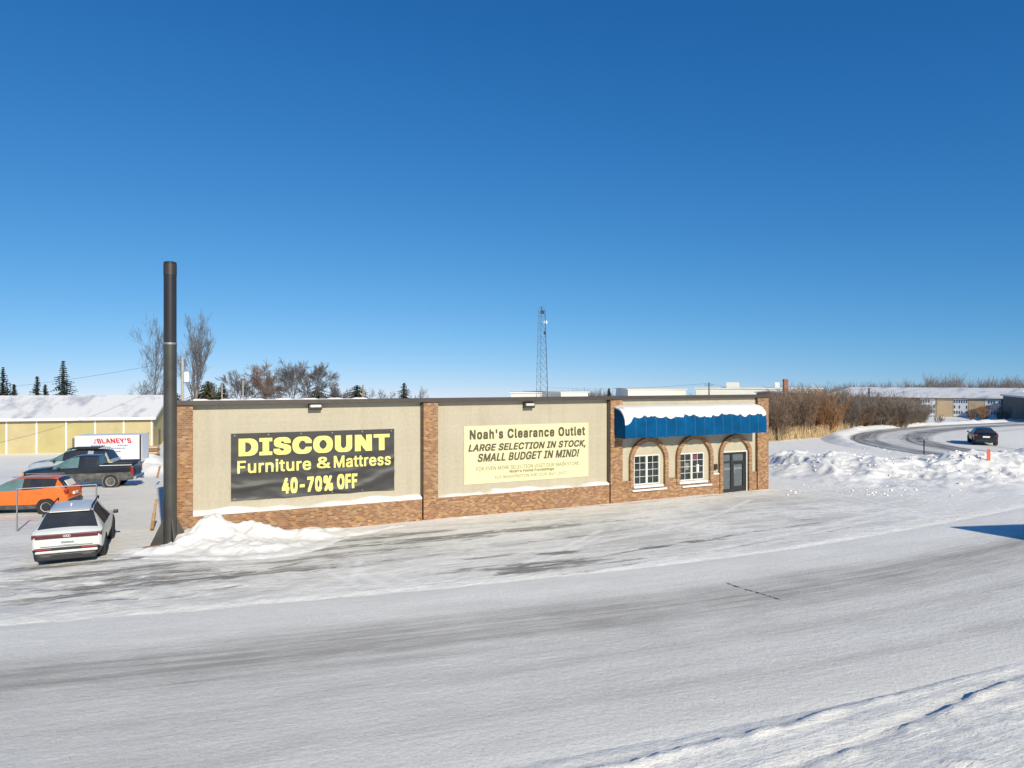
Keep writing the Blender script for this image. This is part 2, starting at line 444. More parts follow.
patch = np.zeros_like(GX)
def blob(px, py, rx, ry, s=1., ang=TH):
    global patch
    cx, cy = gp(px, py); c, s_ = math.cos(ang), math.sin(ang)
    a = (GX - cx) * c + (GY - cy) * s_; b = -(GX - cx) * s_ + (GY - cy) * c
    patch = np.maximum(patch, s * np.exp(-(a / rx) ** 4 - (b / ry) ** 4))
for b in [(545, 566, 2.6, .75, 1.), (560, 553, 1.1, .3, 1.), (490, 557, 1.3, .2, .9), (655, 547, .9, .25, 1.), (705, 541, 1.2, .2, .85),
          (622, 561, 1.2, .2, .9), (460, 571, 1.8, .35, .8), (375, 564, 1.2, .2, .8), (480, 534, 5.5, .5, .95), (360, 545, 3.5, .4, .9), (330, 556, 4., .5, .8), (400, 535, 3., .3, .95), (520, 521, .7, .25, .8),
          (220, 577, 4.2, .5, .92), (130, 583, 3.4, .6, .9), (90, 594, 2.4, .4, .85), (40, 580, 3., .5, .8), (110, 573, 3, .5, .9),
          (235, 609, .9, .2, .85), (100, 620, 1.2, .2, .7), (20, 602, 1.5, .25, .8), (160, 575, 2., .35, .9), (70, 567, 2.6, .3, .95), (800, 520, 2., .25, .55), (420, 545, 4., .35, .6),
          (160, 600, 1.5, .2, .7), (690, 575, 4., .3, .5)]:
    blob(*b)
patch = np.maximum(patch, .70 * sstep(1.2, .3, V) * sstep(-.05, .1, V) * sstep(9., 12, U) * sstep(28.5, 27, U))
track = np.zeros_like(GX)
def track_line(pix, w=.13, s=1.):
    global track
    C = catmull([gp(*p) for p in pix], .6)
    d = np.abs(curve_dist(GX, GY, C)); track = np.maximum(track, s * np.exp(-(d / w) ** 4) * (.5 + .5 * fbm(GX * 2, GY * 2, 3)))
for tr in ([(360, 575), (395, 590), (440, 611)], [(385, 572), (425, 588), (475, 606)], [(470, 588), (505, 600), (540, 610)], [(750, 500), (700, 520), (560, 548), (400, 562)],
           [(430, 612), (560, 590), (700, 566), (860, 534), (950, 512)], [(360, 560), (352, 580), (330, 592)], [(800, 505), (850, 510), (900, 500)],
           [(300, 640), (500, 604), (700, 572), (860, 546), (1000, 518)], [(640, 520), (740, 530), (900, 520)], [(560, 600), (720, 578), (860, 550)]): track_line(tr)
def dark_line(pix, w=.16, s=.8):
    global patch
    C = catmull([gp(*p) for p in pix], .6); d = np.abs(curve_dist(GX, GY, C))
    patch = np.maximum(patch, s * np.exp(-(d / w) ** 4) * (.75 + .5 * fbm(GX * .8, GY * .8, 3)))
for dl in ([(330, 560), (430, 545), (540, 530), (650, 517)], [(300, 572), (420, 557), (560, 538), (700, 520)], [(0, 590), (110, 588), (230, 576), (330, 556)], [(0, 604), (120, 600), (240, 586)],
           [(560, 575), (660, 560), (760, 543), (850, 528)], [(20, 577), (80, 576), (140, 570)], [(600, 556), (700, 540), (820, 522)], [(360, 536), (470, 528), (600, 518)]): dark_line(dl, random.uniform(.12, .2), random.uniform(.7, .88))
for k_ in (0, 1):
    for tr in ([(520 + 14 * k_, 585), (640 + 10 * k_, 565 + 2 * k_), (760, 540 + 5 * k_), (900, 508 + 6 * k_)], [(300, 600 + 9 * k_), (420, 585 + 8 * k_), (520, 565 + 7 * k_), (600, 530 + 6 * k_)],
               [(330 + 30 * k_, 572), (352 + 30 * k_, 583), (380 + 30 * k_, 600)], [(700, 512 + 6 * k_), (800, 506 + 5 * k_), (930, 510 + 6 * k_)], [(780, 488 + 4 * k_), (850, 496 + 4 * k_), (950, 520 + 4 * k_)]): track_line(tr, .12)
for nm, arr in (('lot', lot), ('patch', patch), ('track', track)):
    a = gm.attributes.new(nm, 'FLOAT', 'POINT'); a.data.foreach_set('value', np.clip(arr, 0, 1).reshape(-1).astype(np.float32))
gm.materials.append(M['ground']); gm.name = 'ground'
tag(link('ground', gm), None, None, kind='structure')

def strip(name, C, hw, m, lift, nv=17, crown=.03):
    d = np.gradient(C, axis=0); d /= np.linalg.norm(d, axis=1)[:, None]; n = np.stack([-d[:, 1], d[:, 0]], 1)
    s = np.concatenate([[0], np.cumsum(np.linalg.norm(np.diff(C, axis=0), axis=1))])
    vs = []; uv = []; f = []
    for i, (p, q) in enumerate(zip(C, n)):
        for k in range(nv):
            t = k / (nv - 1); w = (t * 2 - 1) * hw; P = p + q * w
            vs.append((P[0], P[1], float(base_z(P[0], P[1])) + lift + crown * (1 - (t * 2 - 1) ** 2) - .045 * abs(t * 2 - 1) ** 14)); uv.append((s[i], t))
    for i in range(len(C) - 1):
        for k in range(nv - 1):
            a = i * nv + k; f.append((a, a + nv, a + nv + 1, a + 1)[::-1])
    me = bpy.data.meshes.new(name); me.from_pydata(vs, [], f); ul = me.uv_layers.new(name='UVMap')
    li = np.empty(len(me.loops), np.int32); me.loops.foreach_get('vertex_index', li)
    ul.data.foreach_set('uv', np.array(uv, np.float32)[li].reshape(-1)); me.materials.append(M[m])
    me.polygons.foreach_set('use_smooth', [True] * len(f))
    if me.polygons[0].normal.z < 0: me.flip_normals()
    return tag(link(name, me), None, None, kind='structure')
strip('road', ROAD, RW, 'road', .006)
strip('curved_road', CURVE, CW, 'curve_road', .012)
# short crack across the road
mb = MB(); a, b = gp(727, 585), gp(782, 602)
for k in range(22):
    if k in (6, 7, 13, 18): continue
    t0, t1 = k / 22, (k + 1) / 22; p = [a[0] + (b[0] - a[0]) * t + random.uniform(-.03, .03) for t in (t0, t1)]
    q = [a[1] + (b[1] - a[1]) * t for t in (t0, t1)]; w = random.uniform(.012, .05)
    mb.face((p[0], q[0] - w, .05), (p[1], q[1] - w, .05), (p[1], q[1] + w, .05), (p[0], q[0] + w, .05))
tag(mb.build('road_crack', 'coping'), None, None, kind='structure')

# ------------------------------------------------------------------ snow banks
def snow_bank(name, x0, x1, y0, y1, hf, label, step=.1, m='snow', chunks=None):
    me, X, Y, Z = grid_mesh(np.arange(x0, x1, step), np.arange(y0, y1, step), lambda X, Y: ground_z(X, Y) - .06 + hf(X, Y))
    me.materials.append(M[m])
    if chunks is not None:
        bm = bmesh.new(); bmesh.ops.create_icosphere(bm, subdivisions=1, radius=1); bm.verts.ensure_lookup_table()
        iv = np.array([v.co[:] for v in bm.verts]); if_ = np.array([[v.index for v in f.verts] for f in bm.faces]); bm.free()
        n0 = len(me.vertices); co = np.empty(n0 * 3, np.float32); me.vertices.foreach_get('co', co); co = co.reshape(-1, 3)
        nf = len(me.polygons); q = np.empty(nf * 4, np.int32); me.loops.foreach_get('vertex_index', q)
        Vs, Fs = [], []
        for k, (cx, cy, cz, r) in enumerate(chunks):
            rot = np.array(Matrix.Rotation(random.uniform(0, 6), 3, Vector((random.random(), random.random(), random.random())))) 
            v = (iv * np.array([random.uniform(.7, 1.5), 1, random.uniform(.5, .9)]) + rng.uniform(-.22, .22, iv.shape)) @ rot.T * r + np.array([cx, cy, cz])
            Vs.append(v); Fs.append(if_ + n0 + k * len(iv))
        V_ = np.concatenate([co] + Vs); T_ = np.concatenate(Fs)
        m2 = bpy.data.meshes.new('bank'); m2.vertices.add(len(V_)); m2.vertices.foreach_set('co', V_.reshape(-1).astype(np.float32))
        li = np.concatenate([q, T_.reshape(-1)]).astype(np.int32); m2.loops.add(len(li)); m2.loops.foreach_set('vertex_index', li)
        m2.polygons.add(nf + len(T_)); st = np.concatenate([np.arange(nf) * 4, nf * 4 + np.arange(len(T_)) * 3]).astype(np.int32)
        m2.polygons.foreach_set('loop_start', st); m2.polygons.foreach_set('loop_total', np.concatenate([np.full(nf, 4), np.full(len(T_), 3)]).astype(np.int32))
        m2.polygons.foreach_set('use_smooth', np.concatenate([np.ones(nf, bool), np.zeros(len(T_), bool)])); m2.update(calc_edges=True); m2.materials.append(M[m]); me = m2
    return tag(link(name, me), label, 'snow bank')
def gauss(X, Y, cx, cy, rx, ry, h, ang=0., p=2):
    c, s = math.cos(ang), math.sin(ang); a = (X - cx) * c + (Y - cy) * s; b = -(X - cx) * s + (Y - cy) * c
    return h * np.exp(-np.abs(a / rx) ** p - np.abs(b / ry) ** p)
PW = catmull([(-12.6, 22.0), (-9.5, 22.2), (-7.0, 23.05), (-5.9, 25.6), (-3.3, 28.3), (.5, 30.2)], .7)
def pile_h(X, Y):
    n = fbm(X * 1.1, Y * 1.1, 6, .6); r = 1 - np.abs(fbm(X * 1.3 + 3, Y * 1.3, 5, .55) * 2 - 1)
    wx = X + (fbm(X * 1.5, Y * 1.5 + 9, 3) - .5) * .7; wy = Y + (fbm(X * 1.5 + 5, Y * 1.5, 3) - .5) * .7
    h = gauss(wx, wy, -10.55, 24.75, .72, .75, .82) + gauss(wx, wy, -9.05, 25.1, .75, .6, .58) + gauss(wx, wy, -9.9, 24.0, 1.5, .85, .36)
    h = h + gauss(wx, wy, -11.7, 22.9, .95, .5, .16) + gauss(wx, wy, -7.2, 25.7, 1.7, .5, .26, TH) + gauss(wx, wy, -8.2, 23.6, 1.6, .6, .20, TH) + gauss(wx, wy, -11.0, 23.4, .45, .5, .22)
    h = h * (.82 + .60 * n)
    d = np.abs(curve_dist(X, Y, PW)); h = np.maximum(h, 0) + np.exp(-(d / .28) ** 2) * .13 * n
    return h + (r - .75) * .22 * np.clip(h * 3, 0, 1) + (n - .5) * .12 * np.clip(h * 4, 0, 1) - .1 * (h < .02)
snow_bank('snow_pile', -14.2, 2, 21.2, 30.6, pile_h, 'white snow pile heaped against the brick wall beside the tall dark pole', .06)
# plowed bank at the right, rough with blocks
BK = catmull([(12.5, 50), (16, 47.5), (20, 45), (24.5, 43.6), (29, 43.8), (34, 45), (40, 46)], .5)
def bank_h(X, Y):
    d = curve_dist(X, Y, BK); dd = d + (fbm(X * .3, Y * .3, 3) - .5) * 2.2
    prof = np.where(dd > 0, np.exp(-(dd / 2.6) ** 2), np.exp(-(dd / 5.2) ** 2))
    t = sstep(13.5, 20.5, X); h = prof * (.07 + 1.0 * t)
    wx = X + (fbm(X * .9, Y * .9 + 9, 4) - .5) * 1.2; wy = Y + (fbm(X * .9 + 5, Y * .9, 4) - .5) * 1.2
    n = fbm(wx * .40, wy * .40, 6, .52); r = 1 - np.abs(fbm(wx * .30 + 5, wy * .30, 5, .5) * 2 - 1)
    cell = np.abs(np.floor(vn(wx * 1.6, wy * 1.6) * 5) / 5 - .5)
    lump = (n - .5) * 1.9 + (r - .7) * 1.4 + cell * .22
    out = h * (.75 + .2 * n) + lump * np.clip(h * 1.1, 0, .55) - .03
    return np.where(h < .035, -.15, out)
ch = []
for _ in range(800):
    p = BK[random.randrange(len(BK) - 1)]; x = p[0] + random.gauss(0, 1.2); yy = p[1] + random.gauss(-1.2, 2.0)
    h = float(bank_h(np.array([x]), np.array([yy]))[0])
    r = abs(random.gauss(0, .055)) + .025
    if x < 17: r *= .7
    if h > -.1: ch.append((x, yy, float(ground_z(np.array([x]), np.array([yy]))[0]) - .06 + h - r * .15, r))
for _ in range(320):
    x, yy = gp(random.triangular(775, 990, 900), random.uniform(446, 496))
    r = abs(random.gauss(0, .035)) + .02
    if yy < 60: ch.append((x, yy, float(ground_z(np.array([x]), np.array([yy]))[0]) + r * .1, r))
snow_bank('snow_bank', 10, 42, 33.5, 56, bank_h, 'long rough bank of ploughed snow blocks between the lot and the curved road', .10, chunks=ch)
def heap_h(X, Y):
    h = gauss(X, Y, -26.2, 51.5, 1.2, 1.5, 1.3) + gauss(X, Y, -24.8, 49, 1.2, 1.5, .8) + gauss(X, Y, -28, 54.5, 1.6, 1.8, 1.5)
    return h * (.7 + .6 * fbm(X, Y, 4)) - .1 * (h < .03)
snow_bank('snow_heap', -32, -20, 45, 60, heap_h, 'snow heap behind the box truck near the corner of the yellow shed', .2)
def berm_h(X, Y):
    d = curve_dist(X, Y, CURVEC) + CW + 1.1
    h = np.exp(-(d / .9) ** 2) * .34 * sstep(55, 66, Y)
    return h * (.6 + .8 * fbm(X, Y, 4)) - .1 * (h < .02)
snow_bank('snow_windrow', 22, 110, 50, 130, berm_h, 'low white windrow along the outer edge of the curved road', .45)

# ------------------------------------------------------------------ text
FONT = None
try: FONT = bpy.data.fonts.load(bpy.utils.system_resource('DATAFILES', path='fonts') + '/Inter.woff2')   # ships with Blender itself
except Exception: FONT = None
def text_mesh(s, w, h, shear=0., bold=0., spacing=1.):
    cu = bpy.data.curves.new('txt', 'FONT'); cu.body = s; cu.size = 60; cu.shear = shear; cu.offset = bold; cu.space_character = spacing
    cu.fill_mode = 'NONE'
    if FONT: cu.font = FONT
    cu.resolution_u = 4
    o = bpy.data.objects.new('txt', cu); COL.objects.link(o)
    dg = bpy.context.evaluated_depsgraph_get(); me = bpy.data.meshes.new_from_object(o.evaluated_get(dg))
    bpy.data.objects.remove(o); bpy.data.curves.remove(cu)
    # fill the outlines by winding number (overlapping contours are common in this font)
    from mathutils.geometry import delaunay_2d_cdt
    P = np.array([v.co[:2] for v in me.vertices]); E = [tuple(e.vertices) for e in me.edges]
    E = [(a, b) if b == a + 1 else ((b, a) if a == b + 1 else (max(a, b), min(a, b))) for a, b in E]
    vs, _, fs, *_r = delaunay_2d_cdt([Vector(p) for p in P], E, [], 0, 1e-4)
    V2 = np.array([v[:] for v in vs]); T = np.array([list(f) for f in fs if len(f) == 3]); C = V2[T].mean(1)
    A_, B_ = P[[e[0] for e in E]], P[[e[1] for e in E]]; wn = np.zeros(len(C), int)
    for a, b in zip(A_, B_):
        crs = (b[0] - a[0]) * (C[:, 1] - a[1]) - (C[:, 0] - a[0]) * (b[1] - a[1])
        wn += ((a[1] <= C[:, 1]) & (b[1] > C[:, 1]) & (crs > 0)).astype(int) - ((a[1] > C[:, 1]) & (b[1] <= C[:, 1]) & (crs < 0)).astype(int)
    T = T[wn != 0]; bpy.data.meshes.remove(me); me = bpy.data.meshes.new('glyphs')
    me.from_pydata([(x, y, 0) for x, y in V2], [], T.tolist())
    co = np.concatenate([V2, np.zeros((len(V2), 1))], 1)
    lo, hi = co.min(0), co.max(0)
    co[:, 0] = (co[:, 0] - (lo[0] + hi[0]) / 2) * w / (hi[0] - lo[0]); co[:, 1] = (co[:, 1] - (lo[1] + hi[1]) / 2) * h / (hi[1] - lo[1])
    return me, co
def thicken(P, F_, bx, by, ax, lift):
    # heavier strokes: the outline laid down several times, shifted sideways, each layer a hair nearer the viewer
    Vs, Fs = [], []; k = 0
    for i, (dx, dz) in enumerate([(0, 0), (-1, 0), (1, 0), (0, -1), (0, 1), (-1, -1), (1, -1), (-1, 1), (1, 1)] if bx > 0 else [(0, 0)]):
        Q = P.copy(); Q[:, 0] += dx * bx; Q[:, 2] += dz * by; Q[:, 1] += lift * i
        Vs.append(Q); Fs += [tuple(v + k for v in f) for f in F_]; k += len(P)
    return np.concatenate(Vs), Fs
def lettering(s, u0, u1, z0, z1, y, m, parent, shear=0., bold=0., spacing=1., name='lettering', lift=-.0007, flip=False):
    h = z1 - z0; bx, by = (bold if isinstance(bold, tuple) else (bold, bold)); bx *= h; by *= h
    me, co = text_mesh(s, u1 - u0 - 2 * bx, h - 2 * by, shear, 0, spacing)
    P = np.stack([co[:, 0] * (-1 if flip else 1) + (u0 + u1) / 2, np.full(len(co), y), co[:, 1] + (z0 + z1) / 2], 1).astype(float)
    V_, F_ = thicken(P, [tuple(p.vertices) for p in me.polygons], bx, by, 0, lift)
    bpy.data.meshes.remove(me); m2 = bpy.data.meshes.new(name); m2.from_pydata(V_.tolist(), [], F_); m2.materials.append(M[m])
    return link(name, m2, parent)

# ------------------------------------------------------------------ the store
store = empty('store_building', (BO[0], BO[1], 0), TH)
tag(store, 'long low cream stucco and tan brick store with a blue awning over its door', 'store')
RECESS = .22
pil = [(0, wall(193, 450)[0]), (wall(423.5, 450)[0], wall(438, 450)[0]), (wall(610.5, 450)[0], wall(622.5, 450)[0]), (wall(757.5, 450)[0], BL)]
top_z = BH - .16
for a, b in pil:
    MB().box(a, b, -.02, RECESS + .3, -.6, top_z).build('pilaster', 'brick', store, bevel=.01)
    MB().box(a - .055, a - .002, .10, RECESS + .25, .02 if a > 20 else 1.0, top_z).build('edge_strip', 'coping', store) if a > 1 else None  # thin dark strip down the left edge of every pilaster but the first
sill_z = .86
for i in (0, 1):
    a, b = pil[i][1] + .002, pil[i + 1][0] - .06
    MB().box(a, b, 0, RECESS + .3, -.6, sill_z).build('base_wall', 'brick', store)
    MB().box(a, b, RECESS, RECESS + .3, sill_z + .002, top_z).build('stucco_panel', 'stucco', store)
    # wind packed snow lying on the brick ledge
    n = 60; mb = MB(); prev = None
    for k in range(n + 1):
        u = a + (b - a) * k / n; hgt = (.12 + .05 * math.sin(u * 1.1) + .03 * math.sin(u * 3.7 + 1)) * (1 if i == 0 else .8)
        if i == 1 and (abs(u - (a + 2.2)) < .16 or abs(u - (b - 1.7)) < .2): hgt *= .25
        ring = [(u, .0, sill_z - .002), (u, -.012, sill_z + hgt * .35), (u, .05, sill_z + hgt * .75), (u, RECESS - .002, sill_z + hgt * 1.2), (u, RECESS - .002, sill_z - .002)]
        if prev:
            for q in range(5): mb.face(prev[q], ring[q], ring[(q + 1) % 5], prev[(q + 1) % 5])
        prev = ring
    mb.build('ledge_snow', 'snow_fine', store, smooth=True)
# entrance bay
a, b = pil[2][1] + .002, pil[3][0] - .06
arches = []
for (xl, xr) in ((629.8, 668.), (676.5, 713.), (719.5, 751.5)):
    arches.append((wall(xl, 470)[0], wall(xr, 470)[0]))
openz = {0: (wall(648, 484.5)[1], wall(648, 455)[1]), 1: (wall(692, 480.5)[1], wall(692, 453)[1]), 2: (-.02, wall(735, 452.3)[1])}
win = [(wall(634.6, 470)[0], wall(660.5, 470)[0]), (wall(680, 470)[0], wall(705, 470)[0]), (wall(723.6, 470)[0], wall(747.3, 470)[0])]
low_z = .95
# brick dado pieces between door opening
MB().box(a, win[2][0] - .12, 0, RECESS + .3, -.6, .62).build('base_wall', 'brick', store)
xs_ = [a, arches[0][0], arches[0][1], arches[1][0], arches[1][1], arches[2][0]]
for k in (0, 2, 4):
    if xs_[k + 1] - xs_[k] > .02: MB().box(xs_[k], xs_[k + 1], .004, RECESS + .3, .622, low_z).build('base_wall', 'brick', store)
MB().box(arches[2][1], b, 0, RECESS + .3, -.6, low_z).build('base_wall', 'brick', store)
# stucco wall with openings: slices around the windows
mb = MB(); y0, y1 = .10, RECESS + .3
cuts = [a] + [q for w_ in win for q in w_] + [b]
for k in range(0, len(cuts), 2): mb.box(cuts[k], cuts[k + 1], y0, y1, .63 if k < 6 else low_z + .002, top_z)
for k, w_ in enumerate(win): mb.box(w_[0] + .001, w_[1] - .001, y0, y1, openz[k][1], top_z)
for k in (0, 1): mb.box(win[k][0] + .001, win[k][1] - .001, y0 + .001, y1, .63, openz[k][0])
mb.build('stucco_wall', 'stucco', store)
def arch_poly(cx, ro, ri, zs, zb, n=22):
    o = [(cx - ro, zb), (cx - ro, zs)] + [(cx - ro * math.cos(math.pi * k / n), zs + ro * math.sin(math.pi * k / n) * .92) for k in range(1, n)] + [(cx + ro, zs), (cx + ro, zb)]
    i = [(cx - ri, zb), (cx - ri, zs)] + [(cx - ri * math.cos(math.pi * k / n), zs + ri * math.sin(math.pi * k / n) * .92) for k in range(1, n)] + [(cx + ri, zs), (cx + ri, zb)]
    return o, i
for k, (p, q) in enumerate(arches):
    cx = (p + q) / 2; ro = (q - p) / 2; ri = ro - .20; zs = 1.90
    zb = .622 if k < 2 else -.4
    o, i = arch_poly(cx, ro, ri, zs, zb); mb = MB()
    for j in range(len(o) - 1):
        O0, O1, I0, I1 = o[j], o[j + 1], i[j], i[j + 1]
        P = lambda c, y: (c[0], y, c[1])
        mb.face(P(O0, -.05), P(O1, -.05), P(I1, -.05), P(I0, -.05)); mb.face(P(O0, -.05), P(O1, -.05), P(O1, .101), P(O0, .101)); mb.face(P(I0, -.05), P(I1, -.05), P(I1, .101), P(I0, .101))
    mb.build('arch_surround', 'brick', store)
    if k < 2:
        MB().box(p + .2, q - .2, .0, .099, .622, openz[k][0] - .04).build('base_wall', 'brick', store)
for k in (0, 1):
    u0, u1 = win[k]; z0, z1 = openz[k]
    w_ = MB()
    yf = .075; t = .055
    w_.box(u0, u1, yf, .22, z1 - t, z1); w_.box(u0, u1, yf, .22, z0, z0 + t); w_.box(u0, u0 + t, yf, .22, z0 + t, z1 - t); w_.box(u1 - t, u1, yf, .22, z0 + t, z1 - t)
    um = (u0 + u1) / 2; w_.box(um - .055, um + .055, yf, .22, z0 + t, z1 - t)
    fr = w_.build('window', 'cream_wall', store)
    for (c0, c1) in ((u0 + t, um - .055), (um + .055, u1 - t)):
        g = MB()
        cm = (c0 + c1) / 2; g.box(cm - .010, cm + .010, .105, .15, z0 + t, z1 - t)
        for r_ in range(1, 4):
            zz = z0 + t + (z1 - z0 - 2 * t) * r_ / 4; g.box(c0, cm - .013, .106, .15, zz - .010, zz + .010); g.box(cm + .013, c1, .106, .15, zz - .010, zz + .010)
        g.build('glazing_bars', 'cream_wall', fr)
        MB().box(c0, c1, .155, .17, z0 + t, z1 - t).build('pane', 'glass', fr)
    MB().box(u0 - .1, u1 + .1, -.12, .07, z0 - .13, z0 - .005).build('window_sill', 'snow_fine', fr, bevel=.03)
    MB().box(arches[k][0] + (.1 if k == 0 else .3), arches[k][1] - .12, -.11, -.003, .44, .53).build('ledge_snow', 'snow_fine', store, bevel=.03)
    if k == 1:
        um2 = um + .06
        MB().box(um2 + .08, um2 + .36, .148, .153, z1 - .38, z1 - .12).build('window_notice', mat('red_notice', (.20, .03, .10), .6), fr)
        MB().box(um2 + .30, um2 + .46, .148, .153, z0 + .35, z0 + .75).build('window_notice', 'white', fr)
        MB().box(u0 + .45, u0 + .66, .148, .153, z0 + .5, z0 + .85).build('window_notice', 'steel', fr)
# door
u0, u1 = win[2]; z1 = openz[2][1]; t = .09
d = MB(); d.box(u0, u1, .12, .24, z1 - t, z1); d.box(u0, u0 + t, .12, .24, 0, z1 - t); d.box(u1 - t, u1, .12, .24, 0, z1 - t)
um = u0 + (u1 - u0) * .42; d.box(um - .06, um + .06, .121, .24, 0, z1 - t)
d.box(u0 + t, um - .06, .122, .24, 0, .14); d.box(u0 + t, um - .06, .123, .2, z1 - .52, z1 - .46); d.box(um + .06, u1 - t, .123, .2, z1 - .52, z1 - .46)
door = d.build('door', 'dark', store)
MB().box(u0 + t, u1 - t, .19, .20, .1, z1 - t).build('pane', mat('door_glass', (.10, .12, .125), .1), door)
l = MB(); l.box(um + .06, um + .14, .124, .2, .0, z1 - .53); l.box(u1 - t - .08, u1 - t, .124, .2, 0, z1 - .53); l.box(um + .14, u1 - t - .08, .124, .2, 0, .26); l.box(um + .14, u1 - t - .08, .124, .2, z1 - .61, z1 - .53)
leaf = l.build('door_leaf', 'dark', door)
MB().tube((um + .1, .08, .95), (um + .1, .08, 1.35), .015).build('handle', 'chrome', door)
MB().box(u0 + .2, u1 - .2, .184, .188, 1.1, 1.22).build('door_notice', 'steel', door)
f_ = MB(); f_.box(u1, u1 + .06, .06, .099, 0, z1 + .06); f_.box(u0, u1, .06, .099, z1 + .001, z1 + .06); f_.build('door_trim', 'cream_wall', store)
uu, zz = wall(716, 467)
MB().box(uu - .13, uu + .10, -.02, .098, zz - .13, zz + .14).build('mailbox', 'dark', store, bevel=.015)
MB().box(xs_[4] + .02, xs_[5] - .02, -.03, .09, low_z, low_z + .07).build('ledge_snow', 'snow_fine', store, bevel=.02)
# coping, parapet, roof, other walls
MB().box(-.06, BL + .06, -.10, .32, BH - .16, BH).build('coping', 'coping', store, bevel=.01)
DEP = 18.
w = MB(); w.box(-.001, .30, RECESS + .31, DEP, -2., 4.2); w.box(BL - .3, BL - .001, RECESS + .31, DEP, -1.5, 4.2); w.box(.301, BL - .301, DEP - .3, DEP - .002, -2., 4.2)
w.build('side_wall', 'brick', store)
MB().box(.30, BL - .30, RECESS + .35, DEP - .31, 3.9, 4.15).build('roof', 'snow', store)
mb = MB(); prev = None
for k in range(60):
    u = .5 + 6.2 * k / 59; hh = .035 + .02 * math.sin(k * .7) + .01 * math.sin(k * 2.1)
    ring = [(u, .06, BH - .003), (u, .10, BH + hh), (u, .26, BH + hh), (u, .3, BH - .003)]
    if prev:
        for q in range(3): mb.face(prev[q], ring[q], ring[q + 1], prev[q + 1])
    prev = ring
mb.build('coping_snow', 'snow_fine', store, smooth=True)
for px, py in ((314.5, 406.5), (527.5, 405)):
    uu, zz = wall(px, py, RECESS)
    wl = MB().prism([(-.22, -.13), (.22, -.13), (.22, .12), (-.22, .12)], 0, .02).build('wall_light', 'coping', store, loc=(uu, RECESS - .021, zz))
    MB().prism([(0, .13), (-.20, .10), (-.24, -.02), (-.20, -.13), (0, -.13)], -.24, .24, 'YZ').build('light_housing', 'coping', wl, bevel=.012)
    MB().prism([(-.206, .08), (-.248, -.018), (-.246, -.022), (-.204, .078)], -.19, .19, 'YZ').build('lens', 'clear_lens', wl)
    MB().box(-.19, .19, -.252, -.241, -.02, .075).build('lens', 'clear_lens', wl)
# awning
ua, ub = wall(614.5, 420)[0], wall(754, 420)[0]; P_ = .85; ZB, ZT = 3.0, 4.36
prof = [(0, ZT)] + [(-P_ * math.sin(k / 10 * math.pi / 2), 3.62 + (ZT - 3.62) * math.cos(k / 10 * math.pi / 2) ** 1.0) for k in range(1, 11)] + [(-P_, 3.3), (-P_, ZB)]
nrib = 15; mb = MB()
N = 90; ring0 = None
for k in range(N + 1):
    u = ua + (ub - ua) * k / N; ph = (k / N * nrib) % 1; sag = .012 * math.sin(ph * math.pi)
    ring = [(u, y_ + sag * (1 if q > 2 else 0), z_ + (.02 * math.sin(ph * math.pi) if q == len(prof) - 1 else 0)) for q, (y_, z_) in enumerate(prof)]
    if ring0:
        for q in range(len(prof) - 1): mb.face(ring0[q], ring[q], ring[q + 1], ring0[q + 1])
    ring0 = ring
for u in (ua, ub):
    mb.face(*[(u, y_, z_) for y_, z_ in prof], (u, 0, ZB))
aw = mb.build('awning', 'awning', store, smooth=True)
for k in range(1, nrib):
    u = ua + (ub - ua) * k / nrib; r_ = MB()
    for (y0_, z0_), (y1_, z1_) in zip(prof[4:-1], prof[5:]): r_.tube((u, y0_ - .004, z0_), (u, y1_ - .004, z1_), .011, n=5, cap=False)
    r_.build('rib', 'awning_rib', aw, smooth=True)
# snow cap on the awning with a scalloped edge
mb = MB(); ring0 = None; N = 210
for k in range(N + 1):
    t = k / N; u = ua - .03 + (ub - ua + .06) * t; ph = (t * nrib) % 1
    drop = .10 * abs(math.sin(ph * math.pi)) ** .7 * (.6 + .7 * float(fbm(np.array([t * 19.]), np.array([2.2]), 2)[0])) + .05 * math.sin(t * 23 + 1) + .14 * (float(fbm(np.array([t * 34.]), np.array([5.5]), 3)[0]) - .5)
    if t < .05: drop += .35 * (1 - t / .05)
    if t > .965: drop += .12
    zend = 3.98 - drop; th = .07 + .06 * float(fbm(np.array([t * 9.]), np.array([.5]), 3)[0])
    if t < .02 or t > .98: th *= .5
    outer = []; inner = []
    for q in range(9):
        f = q / 8; z_ = ZT + .0 - (ZT - zend) * f; ang = math.acos(max(-1, min(1, (z_ - 3.62) / (ZT - 3.62)))) if z_ > 3.62 else math.pi / 2
        y_ = -P_ * math.sin(ang); thk = th * (1 - .55 * f ** 3)
        outer.append((u, y_ - thk * math.sin(ang) * .7 - .015, z_ + thk * max(.12, math.cos(ang)) + .01)); inner.append((u, y_ - .004, z_ + .004))
    ring = outer + inner[::-1]
    if ring0:
        for q in range(len(ring)): mb.face(ring0[q], ring[q], ring[(q + 1) % len(ring)], ring0[(q + 1) % len(ring)])
    else: mb.face(*ring)
    ring0 = ring
mb.face(*ring0)
mb.build('awning_snow', 'snow_fine', aw, smooth=True)
fr = MB(); fr.box(ua + .02, ub - .02, -P_ + .02, -P_ + .06, ZB + .03, ZB + .08); fr.box(ua + .02, ub - .02, .02, .06, ZB + .03, ZB + .08)
for k in range(6):
    u = ua + .03 + (ub - ua - .08) * k / 5; fr.box(u, u + .03, -P_ + .06, .02, ZB + .032, ZB + .07)
fr.build('awning_frame', 'steel', aw)

